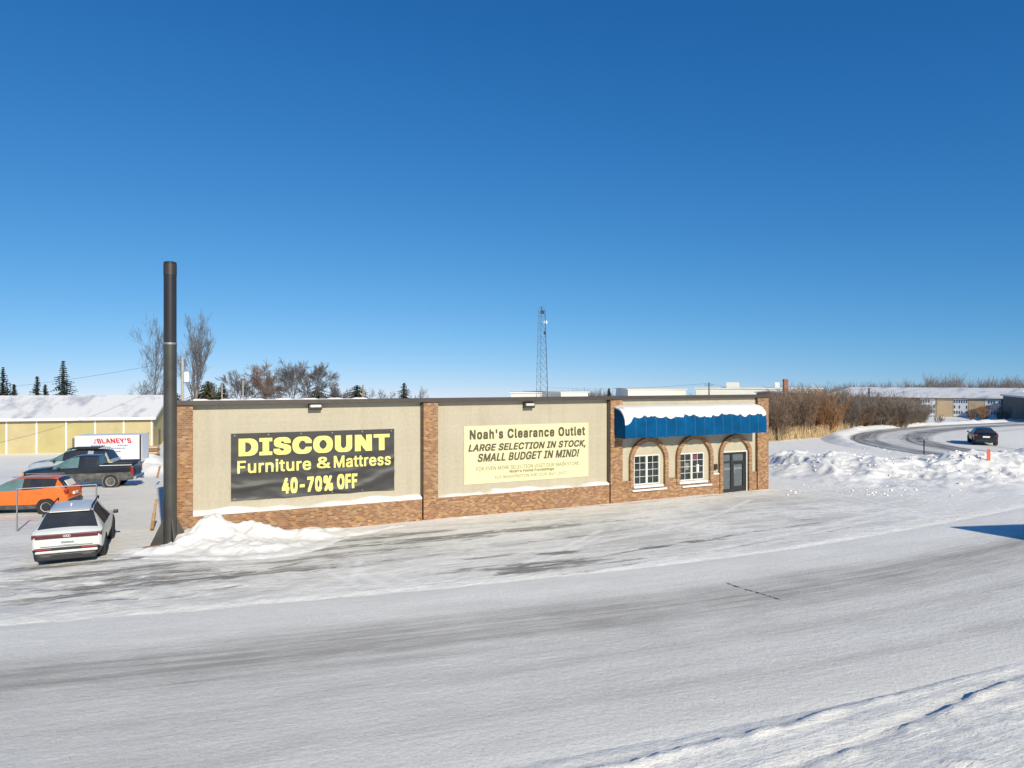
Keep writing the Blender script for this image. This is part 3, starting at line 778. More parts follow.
# ------------------------------------------------------------------ banners
def hang(name, corners_px, label, v):
    us = [wall(x, y, v) for x, y in corners_px]
    u0 = (us[0][0] + us[3][0]) / 2; u1 = (us[1][0] + us[2][0]) / 2
    zt = (us[0][1] + us[1][1]) / 2; zb = (us[2][1] + us[3][1]) / 2
    o = empty(name, (BO[0], BO[1], 0), TH)
    return tag(o, label, 'banner'), u0, u1, zb, zt
ban, u0, u1, zb, zt = hang('banner', [(230.3, 433.3), (393.7, 429.2), (394.5, 489.4), (231.5, 501)], 'black vinyl banner with large yellow DISCOUNT lettering on the left stucco panel', RECESS)
def warp(P):
    x, z = (P[:, 0] - u0) / (u1 - u0), (P[:, 2] - zb) / (zt - zb)
    low = np.clip(1 - z * 1.15, 0, 1)
    f = np.sin(z * 24 - 9 * (x - .1) ** 2 * np.sign(x - .5) + 5 * fbm(x * 4, z * 3, 3)) * .5 + .5
    g = np.sin(z * 17 + 16 * x + 6 * fbm(x * 3 + 4, z * 3, 3)) * .5 + .5
    P = P.copy(); P[:, 1] -= 1.0 * (.055 * low * f ** 2 * (.35 + np.abs(x - .5) * 1.5) + .03 * low * g ** 3 + .012 * fbm(x * 9, z * 5, 3) * (.4 + low))
    return P
nx, nz = 220, 90
gx, gz_ = np.meshgrid(np.linspace(u0, u1, nx), np.linspace(zb, zt, nz))
P = warp(np.stack([gx.ravel(), np.full(nx * nz, RECESS - .012), gz_.ravel()], 1))
idx = np.arange(nx * nz).reshape(nz, nx); f = np.stack([idx[:-1, :-1], idx[:-1, 1:], idx[1:, 1:], idx[1:, :-1]], -1).reshape(-1, 4)
me = bpy.data.meshes.new('cloth'); me.from_pydata(P.tolist(), [], f.tolist()); me.materials.append(M['banner'])
link('cloth', me, ban, 'all')
def subdiv(o, n=2):
    # slice the flat letters into small squares so that they can follow the cloth
    bm = bmesh.new(); bm.from_mesh(o.data)
    xs_l = [v.co.x for v in bm.verts]; zs_l = [v.co.z for v in bm.verts]
    for ax, lo, hi in ((0, min(xs_l), max(xs_l)), (2, min(zs_l), max(zs_l))):
        p = lo + .09
        while p < hi:
            co = Vector((0, 0, 0)); no = Vector((0, 0, 0)); co[ax] = p; no[ax] = 1
            bmesh.ops.bisect_plane(bm, geom=bm.verts[:] + bm.edges[:] + bm.faces[:], plane_co=co, plane_no=no, dist=1e-5); p += .09
    bm.to_mesh(o.data); bm.free()
def pxz(px, py, v=RECESS): return wall(px, py, v)
W_ = u1 - u0; H_ = zt - zb
def banner_text(s, fx0, fx1, fz0, fz1, **kw):
    o = lettering(s, u0 + W_ * fx0, u0 + W_ * fx1, zb + H_ * fz0, zb + H_ * fz1, 0, 'yellow_text', ban, **kw)
    subdiv(o, 3)
    n = len(o.data.vertices); co = np.empty(n * 3, np.float32); o.data.vertices.foreach_get('co', co); co = co.reshape(-1, 3).astype(float)
    co[:, 1] += RECESS - .030; co = warp(co); o.data.vertices.foreach_set('co', co.reshape(-1).astype(np.float32)); o.data.update()
    return o
banner_text('DISCOUNT', .042, .968, .655, .925, bold=(.11, .055), spacing=1.14)
banner_text('Furniture', .035, .465, .40, .595, bold=.03, spacing=1.05)
banner_text('&', .50, .585, .415, .595, bold=.03)
banner_text('Mattress', .605, .975, .41, .60, bold=.03, spacing=1.05)
banner_text('40-70%', .29, .60, .055, .30, bold=(.05, .055), spacing=1.14)
banner_text('OFF', .625, .755, .07, .31, bold=(.05, .055), spacing=1.14)
for fx in np.linspace(.02, .98, 6):
    for fz in (.03, .97): MB().lathe([(.0, -.014), (.025, -.014), (.028, 0)], 'Y', (u0 + W_ * fx, RECESS - .024, zb + H_ * fz), 8).build('grommet', 'steel', ban)

sg, s0, s1, sb, st_ = hang('sign_board', [(463.6, 425.8), (587.3, 423), (588.8, 476), (464.2, 485)], 'pale yellow sign board with brown lettering on the middle stucco panel', RECESS)
sg['category'] = 'sign'
MB().box(s0, s1, RECESS - .03, RECESS - .002, sb, st_).build('panel', 'sign_face', sg, bevel=.004)
W2 = s1 - s0; H2 = st_ - sb
def sign_text(s, fx0, fx1, fz0, fz1, m='sign_dark', **kw):
    return lettering(s, s0 + W2 * fx0, s0 + W2 * fx1, sb + H2 * fz0, sb + H2 * fz1, RECESS - .034, m, sg, **kw)
sign_text("Noah's Clearance Outlet", .04, .97, .765, .935, bold=(.05, .05), spacing=1.16)
sign_text('LARGE SELECTION IN STOCK,', .03, .975, .535, .685, shear=.25, bold=.042, spacing=1.06)
sign_text('SMALL BUDGET IN MIND!', .10, .92, .375, .52, shear=.25, bold=.042, spacing=1.06)
sign_text('FOR EVEN MORE SELECTION VISIT OUR MAIN STORE:', .09, .925, .225, .29, 'sign_tan')
sign_text("Noah's Home Furnishings", .345, .705, .145, .21, 'sign_tan', bold=.02)
sign_text('415 WASHINGTON AVE (218) 847-3637', .23, .81, .06, .125, 'sign_tan')

# ------------------------------------------------------------------ tall pole
pr = .205
pole = empty('sign_pole', (-11.46, 23.8, 0)); tag(pole, 'tall thick dark steel pole without a sign at the left end of the store', 'pole')
zseam = CZ + (HY - 344) / F * 23.8; ztop = CZ + (HY - 262.5) / F * 23.8
MB().lathe([(pr, -.5), (pr, 1.2), (pr, 3.), (pr, 5.), (pr, zseam)], n=48).build('shaft', 'pole', pole, smooth=True)
MB().lathe([(pr - .005, zseam + .04), (pr - .005, 8.), (pr - .005, ztop - .3), (pr - .005, ztop), (pr - .05, ztop + .02), (0, ztop + .02)], n=48).build('upper_shaft', 'pole_top', pole, smooth=True)
MB().lathe([(pr + .012, zseam - .02), (pr + .012, zseam + .045), (pr - .01, zseam + .05)], n=48).build('collar', 'steel', pole, smooth=True)
MB().lathe([(pr + .002, ztop - .42), (pr + .002, ztop - .06)], n=48).build('rust_band', mat('dull_brown_metal', (.045, .038, .033), .45, .2), pole, smooth=True)
for a_ in (197, 310, 25, 120):
    c_, s_ = math.cos(R(a_)), math.sin(R(a_)); g = MB(); w_ = .02
    pts = [(pr - .02, 0), (pr + .42, 0), (pr + .40, .12), (pr + .02, .95), (pr - .02, .95)]
    A = [Vector((c_ * r_ - s_ * w_, s_ * r_ + c_ * w_, z_)) for r_, z_ in pts]; B = [Vector((c_ * r_ + s_ * w_, s_ * r_ - c_ * w_, z_)) for r_, z_ in pts]
    for j in range(5): g.face(A[j], A[(j + 1) % 5], B[(j + 1) % 5], B[j])
    g.face(*A); g.face(*B); g.build('gusset', 'pole', pole)
MB().box(-.75, .75, -.75, .75, -.4, .03).build('base_plate', 'coping', pole, bevel=.01)
# planks
x, yy = gp(148.5, 553); tag(MB().box(-.33, .33, -.1, .1, -.12, .16).build('wooden_block', 'wood_dark', bevel=.01, loc=(x, yy, .04)), 'short brown wooden block lying in the snow at the foot of the tall pole', 'wood block').rotation_euler = (R(8), R(-6), R(15))
def leaning(px0, py0, px1, py1, Y, name, lab, cat, w_=.055, m='wood'):
    p0, p1 = at(px0, py0, Y), at(px1, py1, Y + .5); o = MB()
    o.box(-w_, w_, -.02, .02, 0, (p1 - p0).length)
    ob = o.build(name, m, bevel=.006); ob.location = p0; ob.rotation_euler = (p1 - p0).to_track_quat('Z', 'Y').to_euler()
    return tag(ob, lab, cat)
gY = gp(152, 531)[1]
leaning(151.5, 531, 156.5, 499, gY, 'wooden_stake', 'weathered wooden stake leaning in the snow left of the tall pole', 'stake', .045)
o = leaning(151.8, 529, 154.3, 513, gY - .1, 'wooden_board', 'short brown board leaning against the weathered wooden stake', 'board', .06, 'wood_dark')
leaning(157, 478, 160, 466, 41, 'fence_stake', 'small dark stake standing in the snow behind the pickup truck', 'stake', .05, 'wood_dark')

# pipe barrier
p0 = gp(17, 532); z0_ = float(base_z(*p0)); p1 = (-15.95, 27.25); z1_ = float(base_z(*p1))
br = empty('pipe_barrier', (p0[0], p0[1], z0_)); tag(br, 'thin steel pipe barrier of two posts and a top rail beside the white car', 'barrier')
d_ = (p1[0] - p0[0], p1[1] - p0[1])
MB().tube((0, 0, -.4), (0, 0, 1.62), .028).build('post', 'steel', br, smooth=True)
MB().tube((d_[0], d_[1], -.5), (d_[0], d_[1], 1.62), .028).build('post', 'steel', br, smooth=True)
MB().tube((0, 0, 1.58), (d_[0], d_[1], 1.60), .02).build('rail', 'steel', br, smooth=True)

# ------------------------------------------------------------------ vehicles
def catmull_mesh(verts, faces, mi, crease, lv=2):
    me = bpy.data.meshes.new('cage'); me.from_pydata(verts, [], faces)
    me.polygons.foreach_set('material_index', mi)
    at_ = me.attributes.new('crease_edge', 'FLOAT', 'EDGE')
    for e in me.edges: at_.data[e.index].value = crease(e.vertices[0], e.vertices[1])
    o = bpy.data.objects.new('cage', me); COL.objects.link(o)
    s = o.modifiers.new('s', 'SUBSURF'); s.levels = lv; s.render_levels = lv; s.boundary_smooth = 'PRESERVE_CORNERS'
    dg = bpy.context.evaluated_depsgraph_get(); out = bpy.data.meshes.new_from_object(o.evaluated_get(dg))
    bpy.data.objects.remove(o); bpy.data.meshes.remove(me)
    return out
def split_mesh(me, ids, parts, parent):
    # parts: list (name, material) per material index; every index becomes an object
    nv = len(me.vertices); co = np.empty(nv * 3, np.float32); me.vertices.foreach_get('co', co); co = co.reshape(-1, 3)
    groups = {}
    for p in me.polygons: groups.setdefault(p.material_index, []).append(tuple(p.vertices))
    for i, (nm, mt) in enumerate(parts):
        if i not in groups: continue
        used = sorted({v for f in groups[i] for v in f}); mp = {v: k for k, v in enumerate(used)}
        m2 = bpy.data.meshes.new(nm); m2.from_pydata([tuple(co[v]) for v in used], [], [tuple(mp[v] for v in f) for f in groups[i]])
        m2.materials.append(M[mt]); o = link(nm, m2, parent, True)
    bpy.data.meshes.remove(me)
NR = 8
def vehicle(root, ST, tags, paint, hard=(), clad=.14, clad_mat='dark', lean=None):
    # ST rows front to rear: (x, zb, zbelt, ztop, halfwidth, top_halfwidth); x forward
    V = []; half = []
    for (x, zb, zl, zt_, w, wt) in ST:
        half.append([(0, zb), (.84 * w, zb), (.97 * w, zb + clad), (w, zb + clad + .5 * (zl - zb - clad)), (.965 * w, zl), (wt, zt_ - .035), (.55 * wt, zt_), (0, zt_ + .012)])
    ring = 2 * NR - 2
    for si, row in enumerate(ST):
        L = lean[si] if lean else 0
        for k in range(NR): V.append((row[0] + L * (half[si][k][1] - row[1]), half[si][k][0], half[si][k][1]))
        for k in range(NR - 2, 0, -1): V.append((row[0] + L * (half[si][k][1] - row[1]), -half[si][k][0], half[si][k][1]))
    parts = [('body', paint)]; F_ = []; MI = []
    key = {}
    def idx(si, k, side): return si * ring + (k if side > 0 or k in (0, NR - 1) else ring - k)
    def mid(si, k, side):
        t = tags.get((si, k)) or (('cladding', clad_mat, 'one') if k in (0, 1) and clad_mat else None)
        if not t: return 0
        nm, mt = t[0], t[1]
        kk = (nm, mt, (si if len(t) < 3 else t[2]), side if (k in (4, 3, 2) and len(t) < 3) else 0)
        if kk not in key: key[kk] = len(parts); parts.append((nm, mt))
        return key[kk]
    for si in range(len(ST) - 1):
        for side in (1, -1):
            for k in range(NR - 1):
                q = (idx(si, k, side), idx(si + 1, k, side), idx(si + 1, k + 1, side), idx(si, k + 1, side))
                F_.append(q if side < 0 else q[::-1]); MI.append(mid(si, k, side))
    for si, rev in ((0, 0), (len(ST) - 1, 1)):
        for k in range(1, NR - 2):
            q = (idx(si, k, 1), idx(si, k + 1, 1), idx(si, k + 1, -1), idx(si, k, -1)); F_.append(q if rev else q[::-1])
            MI.append(mid(si, k, 1) if k == 1 else 0)
        F_.append((idx(si, 0, 1), idx(si, 1, 1), idx(si, 1, -1)) if rev else (idx(si, 1, -1), idx(si, 1, 1), idx(si, 0, 1))); MI.append(0)
        F_.append((idx(si, 6, 1), idx(si, 7, 1), idx(si, 6, -1)) if rev else (idx(si, 6, -1), idx(si, 7, 1), idx(si, 6, 1))); MI.append(0)
    last = len(ST) - 1
    def crease(a, b):
        sa, ka = divmod(a, ring); sb_, kb = divmod(b, ring); ka = min(ka, ring - ka); kb = min(kb, ring - kb)
        if sa == sb_:
            if sa in hard: return .85
            if sa in (0, last): return .6
            return 0
        if ka == kb: return {1: .8, 2: .5, 4: .75, 5: .45}.get(ka, 0)
        return 0
    me = catmull_mesh(V, F_, MI, crease)
    split_mesh(me, None, parts, root)
def wheel(root, x, y, r, w, side, rim='steel'):
    t = MB(); prof = [(r * .60, -w / 2), (r * .93, -w / 2), (r, -w * .36), (r, w * .36), (r * .93, w / 2), (r * .60, w / 2)]
    t.lathe(prof, 'Y', n=28); wh = t.build('wheel', 'rubber', root, smooth=True, loc=(x, y, r))
    rm = MB(); yo = side * w * .42
    rm.lathe([(r * .62, yo), (r * .55, yo), (r * .52, yo - side * .05)], 'Y', n=28)
    rm.lathe([(.001, yo - side * .01), (r * .16, yo - side * .01), (r * .2, yo - side * .05)], 'Y', n=16)
    for k in range(5):
        a_ = k * 2 * math.pi / 5 + .3; c_, s_ = math.cos(a_), math.sin(a_); pw = r * .15
        p = [(c_ * r * .14 - s_ * pw, s_ * r * .14 + c_ * pw), (c_ * r * .14 + s_ * pw, s_ * r * .14 - c_ * pw), (c_ * r * .56 + s_ * pw, s_ * r * .56 - c_ * pw), (c_ * r * .56 - s_ * pw, s_ * r * .56 + c_ * pw)]
        rm.prism(p, yo - side * .04, yo - side * .012)
    rm.build('rim', rim, wh)
    hb = MB(); hb.lathe([(0.001, yo - side * .075), (r * .6, yo - side * .075)], 'Y', n=28); hb.build('brake_disc', 'dark', wh)
def wheels(root, xf, xr, r, w, half, rim='steel', arch='dark'):
    for x in (xf, xr):
        for s in (1, -1):
            a_ = MB(); a_.lathe([(.001, s * (half - .012)), (r + .045, s * (half - .012)), (r + .055, s * (half - .03)), (r + .055, s * (half - .28))], 'Y', n=32)
            a_.build('wheel_arch', arch, root, smooth=True, loc=(x, 0, r + .01))
            wheel(root, x, s * (half - w / 2 + .012), r, w, s, rim)
def mirror(root, x, y, z, s, paint):
    m_ = MB(); m_.box(-.07, .06, 0, .16, -.05, .07)
    o = m_.build('mirror', paint, root, bevel=.03, loc=(x, y if s > 0 else y - .2, z)); return o
def place(root, x, y, heading):
    # heading: angle left of +Y ; local +x is forward
    root.location = (x, y, float(base_z(x, y)) - .02); root.rotation_euler.z = R(90) + heading

# white SUV (rear view)
suv = empty('parked_car'); tag(suv, 'white SUV seen from behind, parked left of the tall pole', 'car')
ST = [(2.46, .42, .70, .74, .70, .50), (2.38, .26, .80, .86, .88, .66), (1.9, .22, .93, 1.00, .97, .74), (1.05, .22, 1.00, 1.08, .985, .76), (.35, .22, 1.03, 1.60, .99, .62), (-.45, .22, 1.04, 1.69, .995, .62), (-.53, .22, 1.04, 1.69, .995, .62),
      (-1.30, .22, 1.05, 1.66, .995, .61), (-1.78, .22, 1.07, 1.60, .995, .64), (-2.30, .22, 1.07, 1.13, .985, .84), (-2.43, .26, 1.01, 1.07, .97, .84), (-2.50, .30, .92, .98, .92, .78), (-2.53, .34, .80, .84, .88, .76)]
G = 'car_glass'
tags = {(3, 5): ('windshield', G, 'ws'), (3, 6): ('windshield', G, 'ws'), (3, 4): ('side_window', G), (4, 4): ('side_window', G), (5, 4): ('door_pillar', 'dark'), (6, 4): ('side_window', G), (7, 4): ('side_window', G),
        (8, 5): ('rear_window', G, 'rw'), (8, 6): ('rear_window', G, 'rw')}
vehicle(suv, ST, tags, 'car_white', hard=(8, 9), clad=.24)
wheels(suv, 1.52, -1.48, .385, .27, .985, 'steel')
for s in (1, -1):
    r_ = MB(); r_.tube((.25, s * .60, 1.72), (-1.55, s * .59, 1.69), .022); r_.tube((.25, s * .60, 1.72), (.32, s * .60, 1.62), .022); r_.tube((-1.55, s * .59, 1.69), (-1.65, s * .59, 1.60), .022); r_.build('roof_rail', 'dark', suv, smooth=True)
    mirror(suv, .75, s * .98, 1.05, s, 'dark')
    MB().box(-2.575, -2.50, s * .62 - .22, s * .62 + .22, .52, .56).build('reflector', 'red_light', suv, bevel=.01)
    MB().box(-2.50, -2.10, s * .885 - .065, s * .885 + .065, .86, .985).build('tail_light', 'dark_red', suv, bevel=.02)
MB().box(-2.30, -1.55, -.035, .035, 1.70, 1.72) if 0 else None
MB().box(-2.562, -2.42, -.85, .85, .855, .985).build('light_bar', 'dark_red', suv, bevel=.02)
MB().box(-2.575, -2.47, -.27, .23, .66, .80).build('number_plate', 'white', suv, bevel=.008)
MB().box(-2.578, -2.576, -.20, .16, .695, .765).build('plate_marks', 'steel', suv)
MB().box(-2.60, -2.3, -.80, .80, .20, .40).build('diffuser', 'dark', suv, bevel=.03)
MB().box(-2.585, -2.5, -.84, .84, .41, .49).build('bumper', 'car_white', suv, bevel=.03)
for s in (1, -1): MB().box(-2.62, -2.5, s * .55 - .14, s * .55 + .14, .30, .36).build('exhaust', 'coping', suv, bevel=.01)
for k in range(4):
    q = MB(); cy = -.069 + .046 * k
    n = 20
    for j in range(n):
        a0, a1 = 2 * math.pi * j / n, 2 * math.pi * (j + 1) / n
        q.tube((-2.572, cy + .03 * math.cos(a0), .925 + .03 * math.sin(a0)), (-2.572, cy + .03 * math.cos(a1), .925 + .03 * math.sin(a1)), .006, n=5, cap=False)
    q.build('emblem_ring', 'white', suv)
MB().prism([(-1.60, 1.61), (-1.70, 1.585), (-1.93, 1.56), (-1.93, 1.59), (-1.72, 1.635)], -.56, .56, 'XZ').build('spoiler', 'car_white', suv, bevel=.012)
MB().box(-2.552, -2.50, -.70, .70, .612, .622).build('tailgate_seam', 'dark', suv)
MB().prism([(-1.35, 1.69), (-1.52, 1.67), (-1.50, 1.77)], -.02, .02, 'XZ').build('antenna_fin', 'car_white', suv)
MB().tube((-2.20, -.02, 1.23), (-1.98, -.42, 1.43), .014).build('wiper', 'dark', suv)
_c = Vector((-13.50, 21.35)); hd = R(25); fw = Vector((-math.sin(hd), math.cos(hd)))
suv.scale = (.96, .96, .97); place(suv, _c.x + .12 + fw.x * 2.4, _c.y + fw.y * 2.4, hd)

# orange crossover
cx_ = empty('parked_car'); tag(cx_, 'orange crossover parked side on behind the thin pipe barrier', 'car')
ST = [(2.14, .42, .72, .78, .60, .45), (2.05, .26, .84, .90, .80, .62), (1.65, .24, .97, 1.03, .86, .68), (.98, .24, 1.03, 1.10, .88, .70), (.30, .24, 1.06, 1.56, .885, .60), (-.42, .24, 1.09, 1.63, .885, .60), (-.50, .24, 1.09, 1.63, .885, .60),
      (-1.15, .24, 1.14, 1.61, .885, .59), (-1.30, .24, 1.17, 1.60, .885, .585), (-1.62, .24, 1.20, 1.56, .88, .58), (-1.98, .28, 1.08, 1.13, .86, .70), (-2.08, .34, .92, .96, .82, .68), (-2.12, .42, .75, .78, .76, .64)]
tags = {(3, 5): ('windshield', 'teal_glass', 'ws'), (3, 6): ('windshield', 'teal_glass', 'ws'), (3, 4): ('side_window', 'teal_glass'), (4, 4): ('side_window', 'teal_glass'), (5, 4): ('door_pillar', 'dark'), (6, 4): ('side_window', G), (7, 4): ('door_pillar', 'dark'), (8, 4): ('side_window', G),
        (9, 5): ('rear_window', G, 'rw'), (9, 6): ('rear_window', G, 'rw')}
vehicle(cx_, ST, tags, 'car_orange', hard=(9, 10), clad=.22, clad_mat='car_dirty')
wheels(cx_, 1.28, -1.27, .34, .22, .885, 'clear_lens', 'dark')
for s in (1, -1):
    mirror(cx_, .72, s * .88, 1.06, s, 'car_orange')
    MB().box(-2.09, -1.78, s * .74 - .10, s * .74 + .10, .86, 1.06).build('tail_light', 'red_light', cx_, bevel=.03)
    MB().tube((.15, s * .58, 1.63), (-1.45, s * .57, 1.63), .02).build('roof_rail', 'steel', cx_, smooth=True)
    MB().box(2.0, 2.12, s * .60 - .15, s * .60 + .15, .74, .86).build('headlight', 'clear_lens', cx_, bevel=.03)
    for hx in (-.25, -1.0): MB().box(hx - .1, hx + .1, s * .886 - .015, s * .886 + .015, .90, .93).build('handle', 'car_orange', cx_, bevel=.006)
MB().box(-2.16, -2.09, -.22, .22, .78, .90).build('number_plate', 'white', cx_, bevel=.006)
MB().box(-2.17, -1.95, -.74, .74, .38, .56).build('bumper', 'car_dirty', cx_, bevel=.04)
mb = MB(); mb.prism([(-1.80, 1.40), (-1.97, 1.15), (-2.0, 1.17), (-1.83, 1.43)], -.42, .38, 'XZ'); mb.build('window_snow', 'snow_fine', cx_, bevel=.02)
place(cx_, -20.45 - 1.27 * math.cos(R(11)), 31.75 - 1.27 * math.sin(R(11)), R(90 + 11))

# pickup
pk = empty('pickup_truck'); tag(pk, 'dark grey salt stained crew cab pickup parked behind the orange crossover', 'pickup truck')
ST = [(2.98, .62, .98, 1.04, .84, .66), (2.90, .45, 1.08, 1.16, .95, .76), (2.3, .42, 1.16, 1.24, .99, .80), (1.30, .42, 1.22, 1.30, 1.0, .80), (.62, .42, 1.25, 1.86, 1.0, .68), (-.10, .42, 1.26, 1.93, 1.0, .69), (-.20, .42, 1.26, 1.93, 1.0, .69),
      (-.98, .42, 1.26, 1.90, 1.0, .68), (-1.08, .42, 1.27, 1.36, 1.0, .90), (-1.5, .42, 1.27, 1.35, 1.0, .92), (-2.6, .45, 1.27, 1.35, 1.0, .92), (-2.90, .48, 1.27, 1.35, .98, .92), (-2.94, .55, 1.25, 1.31, .95, .90)]
tags = {(3, 5): ('windshield', 'teal_glass', 'ws'), (3, 6): ('windshield', 'teal_glass', 'ws'), (3, 4): ('side_window', 'teal_glass'), (4, 4): ('side_window', 'teal_glass'), (5, 4): ('door_pillar', 'car_black'), (6, 4): ('side_window', G), (7, 5): ('rear_window', G, 'rw'), (7, 6): ('rear_window', G, 'rw')}
for k in range(8, 11): tags[(k, 5)] = tags[(k, 6)] = ('bed_cover', 'dark', 'bc')
for k in range(0, 12): tags[(k, 2)] = ('lower_body', 'car_dirty', 'lb')
vehicle(pk, ST, tags, 'car_black', hard=(7, 8, 11), clad=.16, clad_mat='car_dirty')
wheels(pk, 1.98, -1.72, .42, .28, 1.0, 'clear_lens', 'car_dirty')
for s in (1, -1):
    mirror(pk, 1.0, s * 1.0, 1.26, s, 'dark')
    MB().box(-2.97, -2.80, s * .93 - .055, s * .93 + .055, .80, 1.24).build('tail_light', 'red_light', pk, bevel=.02)
    MB().box(2.82, 3.0, s * .78 - .14, s * .78 + .14, .86, 1.03).build('headlight', 'amber', pk, bevel=.03)
    for hx in (-.05, -.9): MB().box(hx - .1, hx + .1, s * 1.0 - .016, s * 1.0 + .016, 1.08, 1.12).build('handle', 'dark', pk, bevel=.006)
    MB().box(-2.86, -1.12, s * .90 - .07, s * .90 + .07, 1.335, 1.37).build('bed_rail_snow', 'snow_fine', pk, bevel=.015)
MB().box(-2.86, -1.75, -.82, .82, 1.36, 1.52).build('bed_box', 'dark', pk, bevel=.03)
MB().box(-3.10, -2.93, -.92, .92, .50, .70).build('bumper', 'chrome', pk, bevel=.03)
MB().box(-3.3, -3.1, -.05, .05, .48, .55).build('tow_hitch', 'dark', pk)
MB().box(-2.965, -2.93, -.75, .75, .78, 1.22).build('tailgate', 'car_black', pk, bevel=.015)
pk.scale = (.95, .95, .97); place(pk, -22.85 - 1.63 * math.cos(R(14)), 40.9 - 1.63 * math.sin(R(14)), R(90 + 14))

# silver SUV behind the pickup
sv = empty('parked_car'); tag(sv, 'silver SUV with a black roof rack between the pickup and the box truck', 'car')
ST = [(2.40, .48, .86, .92, .72, .52), (2.32, .34, .98, 1.05, .88, .68), (1.9, .30, 1.08, 1.15, .94, .74), (1.10, .30, 1.12, 1.20, .95, .76), (.40, .30, 1.16, 1.74, .96, .66), (-.38, .30, 1.18, 1.82, .96, .67), (-.46, .30, 1.18, 1.82, .96, .67),
      (-1.10, .30, 1.19, 1.81, .96, .66), (-1.22, .30, 1.19, 1.80, .96, .66), (-2.02, .30, 1.20, 1.74, .95, .64), (-2.30, .34, 1.14, 1.20, .94, .78), (-2.38, .40, 1.0, 1.05, .90, .76), (-2.42, .48, .80, .84, .84, .72)]
tags = {(3, 5): ('windshield', 'teal_glass', 'ws'), (3, 6): ('windshield', 'teal_glass', 'ws'), (3, 4): ('side_window', 'teal_glass'), (4, 4): ('side_window', G), (5, 4): ('door_pillar', 'dark'), (6, 4): ('side_window', G), (7, 4): ('door_pillar', 'car_silver'), (8, 4): ('side_window', G),
        (9, 5): ('rear_window', G, 'rw'), (9, 6): ('rear_window', G, 'rw')}
for k in range(0, 3): tags[(k, 5)] = tags[(k, 6)] = ('hood', 'car_black', 'hd')
for k in range(4, 9): tags[(k, 5)] = tags[(k, 6)] = ('roof', 'dark', 'rf')
vehicle(sv, ST, tags, 'car_silver', hard=(9, 10), clad=.18)
wheels(sv, 1.45, -1.42, .37, .24, .955)
for s in (1, -1):
    mirror(sv, .80, s * .95, 1.16, s, 'dark')
    MB().tube((.2, s * .64, 1.88), (-1.85, s * .62, 1.86), .025).build('roof_rail', 'dark', sv, smooth=True)
    MB().box(-2.33, -2.05, s * .86 - .07, s * .86 + .07, 1.0, 1.22).build('tail_light', mat('yellow_tail_lens', (.6, .5, .06), .3), sv, bevel=.03)
MB().box(-1.5, .1, -.5, .5, 1.87, 1.93).build('roof_rack', 'dark', sv, bevel=.02)
place(sv, -27.6, 44.9, R(90 + 9)); sv.location.z += .15

# box truck
tr = empty('box_truck'); tag(tr, 'white box truck with a red name on its side in front of the yellow shed', 'truck')
BX0, BX1 = -2.25, 2.25
MB().box(BX0, BX1, -1.1, 1.1, .95, 2.98).build('cargo_box', 'white_metal', tr, bevel=.03)
rails = MB()
rails.box(BX0 - .03, BX0 + .10, 1.09, 1.125, .93, 2.99); rails.box(BX0 - .03, BX0 + .10, -1.125, -1.09, .93, 2.99)
rails.build('rear_frame', 'coping', tr)
MB().box(BX0 - .05, BX0 - .004, -1.0, 1.0, 1.0, 2.9).build('rear_door', 'white_metal', tr, bevel=.01)
MB().box(BX0 - .5, BX0 - .055, -1.0, 1.0, .55, .68).build('bumper', 'steel', tr, bevel=.02)
MB().box(BX1 + .002, BX1 + .22, -.6, .9, 2.1, 2.8).build('reefer_unit', 'grey_wall', tr, bevel=.03)
ch_ = MB(); ch_.box(BX0, BX1 + 1.8, -.45, -.35, .6, .78); ch_.box(BX0, BX1 + 1.8, .35, .45, .6, .78); ch_.build('chassis', 'dark', tr)
cab = empty('cab'); cab.parent = tr
ST = [(4.35, .45, .95, 1.0, .78, .60), (4.25, .38, 1.1, 1.2, .92, .74), (3.75, .36, 1.3, 1.38, .96, .78), (3.25, .36, 1.36, 1.46, .98, .80), (2.85, .36, 1.40, 2.10, .98, .72), (2.45, .36, 1.40, 2.16, .98, .74), (2.27, .36, 1.40, 2.16, .98, .74)]
tags = {(3, 5): ('windshield', 'teal_glass', 'ws'), (3, 6): ('windshield', 'teal_glass', 'ws'), (3, 4): ('side_window', 'teal_glass'), (4, 4): ('side_window', 'teal_glass')}
vehicle(cab, ST, tags, 'car_white', clad=.14)
bpy.data.objects.remove(MB().box(0, 1, 0, 1, 0, 1).build('tmp', 'dark'))
wheels(tr, 3.55, -1.2, .40, .3, .99)
yw = 1.128
lettering("BLANEY'S", -1.60, .78, 2.38, 2.76, 1.104, 'red_text', tr, shear=-.3, bold=.05, lift=.0007, flip=True, spacing=1.08)
mb = MB()
for k in range(4): mb.box(.80 + .0 * k, 1.02 - .04 * k, 1.101, 1.105, 2.40 + .09 * k, 2.45 + .09 * k)
mb.build('logo', 'red_text', tr)
for (x0, x1, z) in ((.2, 1.15, 2.19), (-1.35, -.55, 2.19), (-1.2, .45, 1.98), (-.85, 0., 1.74)):
    mb = MB(); x = x0
    while x < x1 - .08:
        l_ = random.uniform(.05, .16); mb.box(x, min(x + l_, x1), 1.101, 1.105, z, z + .085); x += l_ + .035
    mb.build('small_lettering', 'blue_text' if z > 1.8 else 'red_text', tr)
p_ = at(109, 476, 50.5); tr.scale = (.93, .93, .95); tr.location = (p_.x + .25, 50.5, -1.02); tr.rotation_euler.z = R(180 + 14)

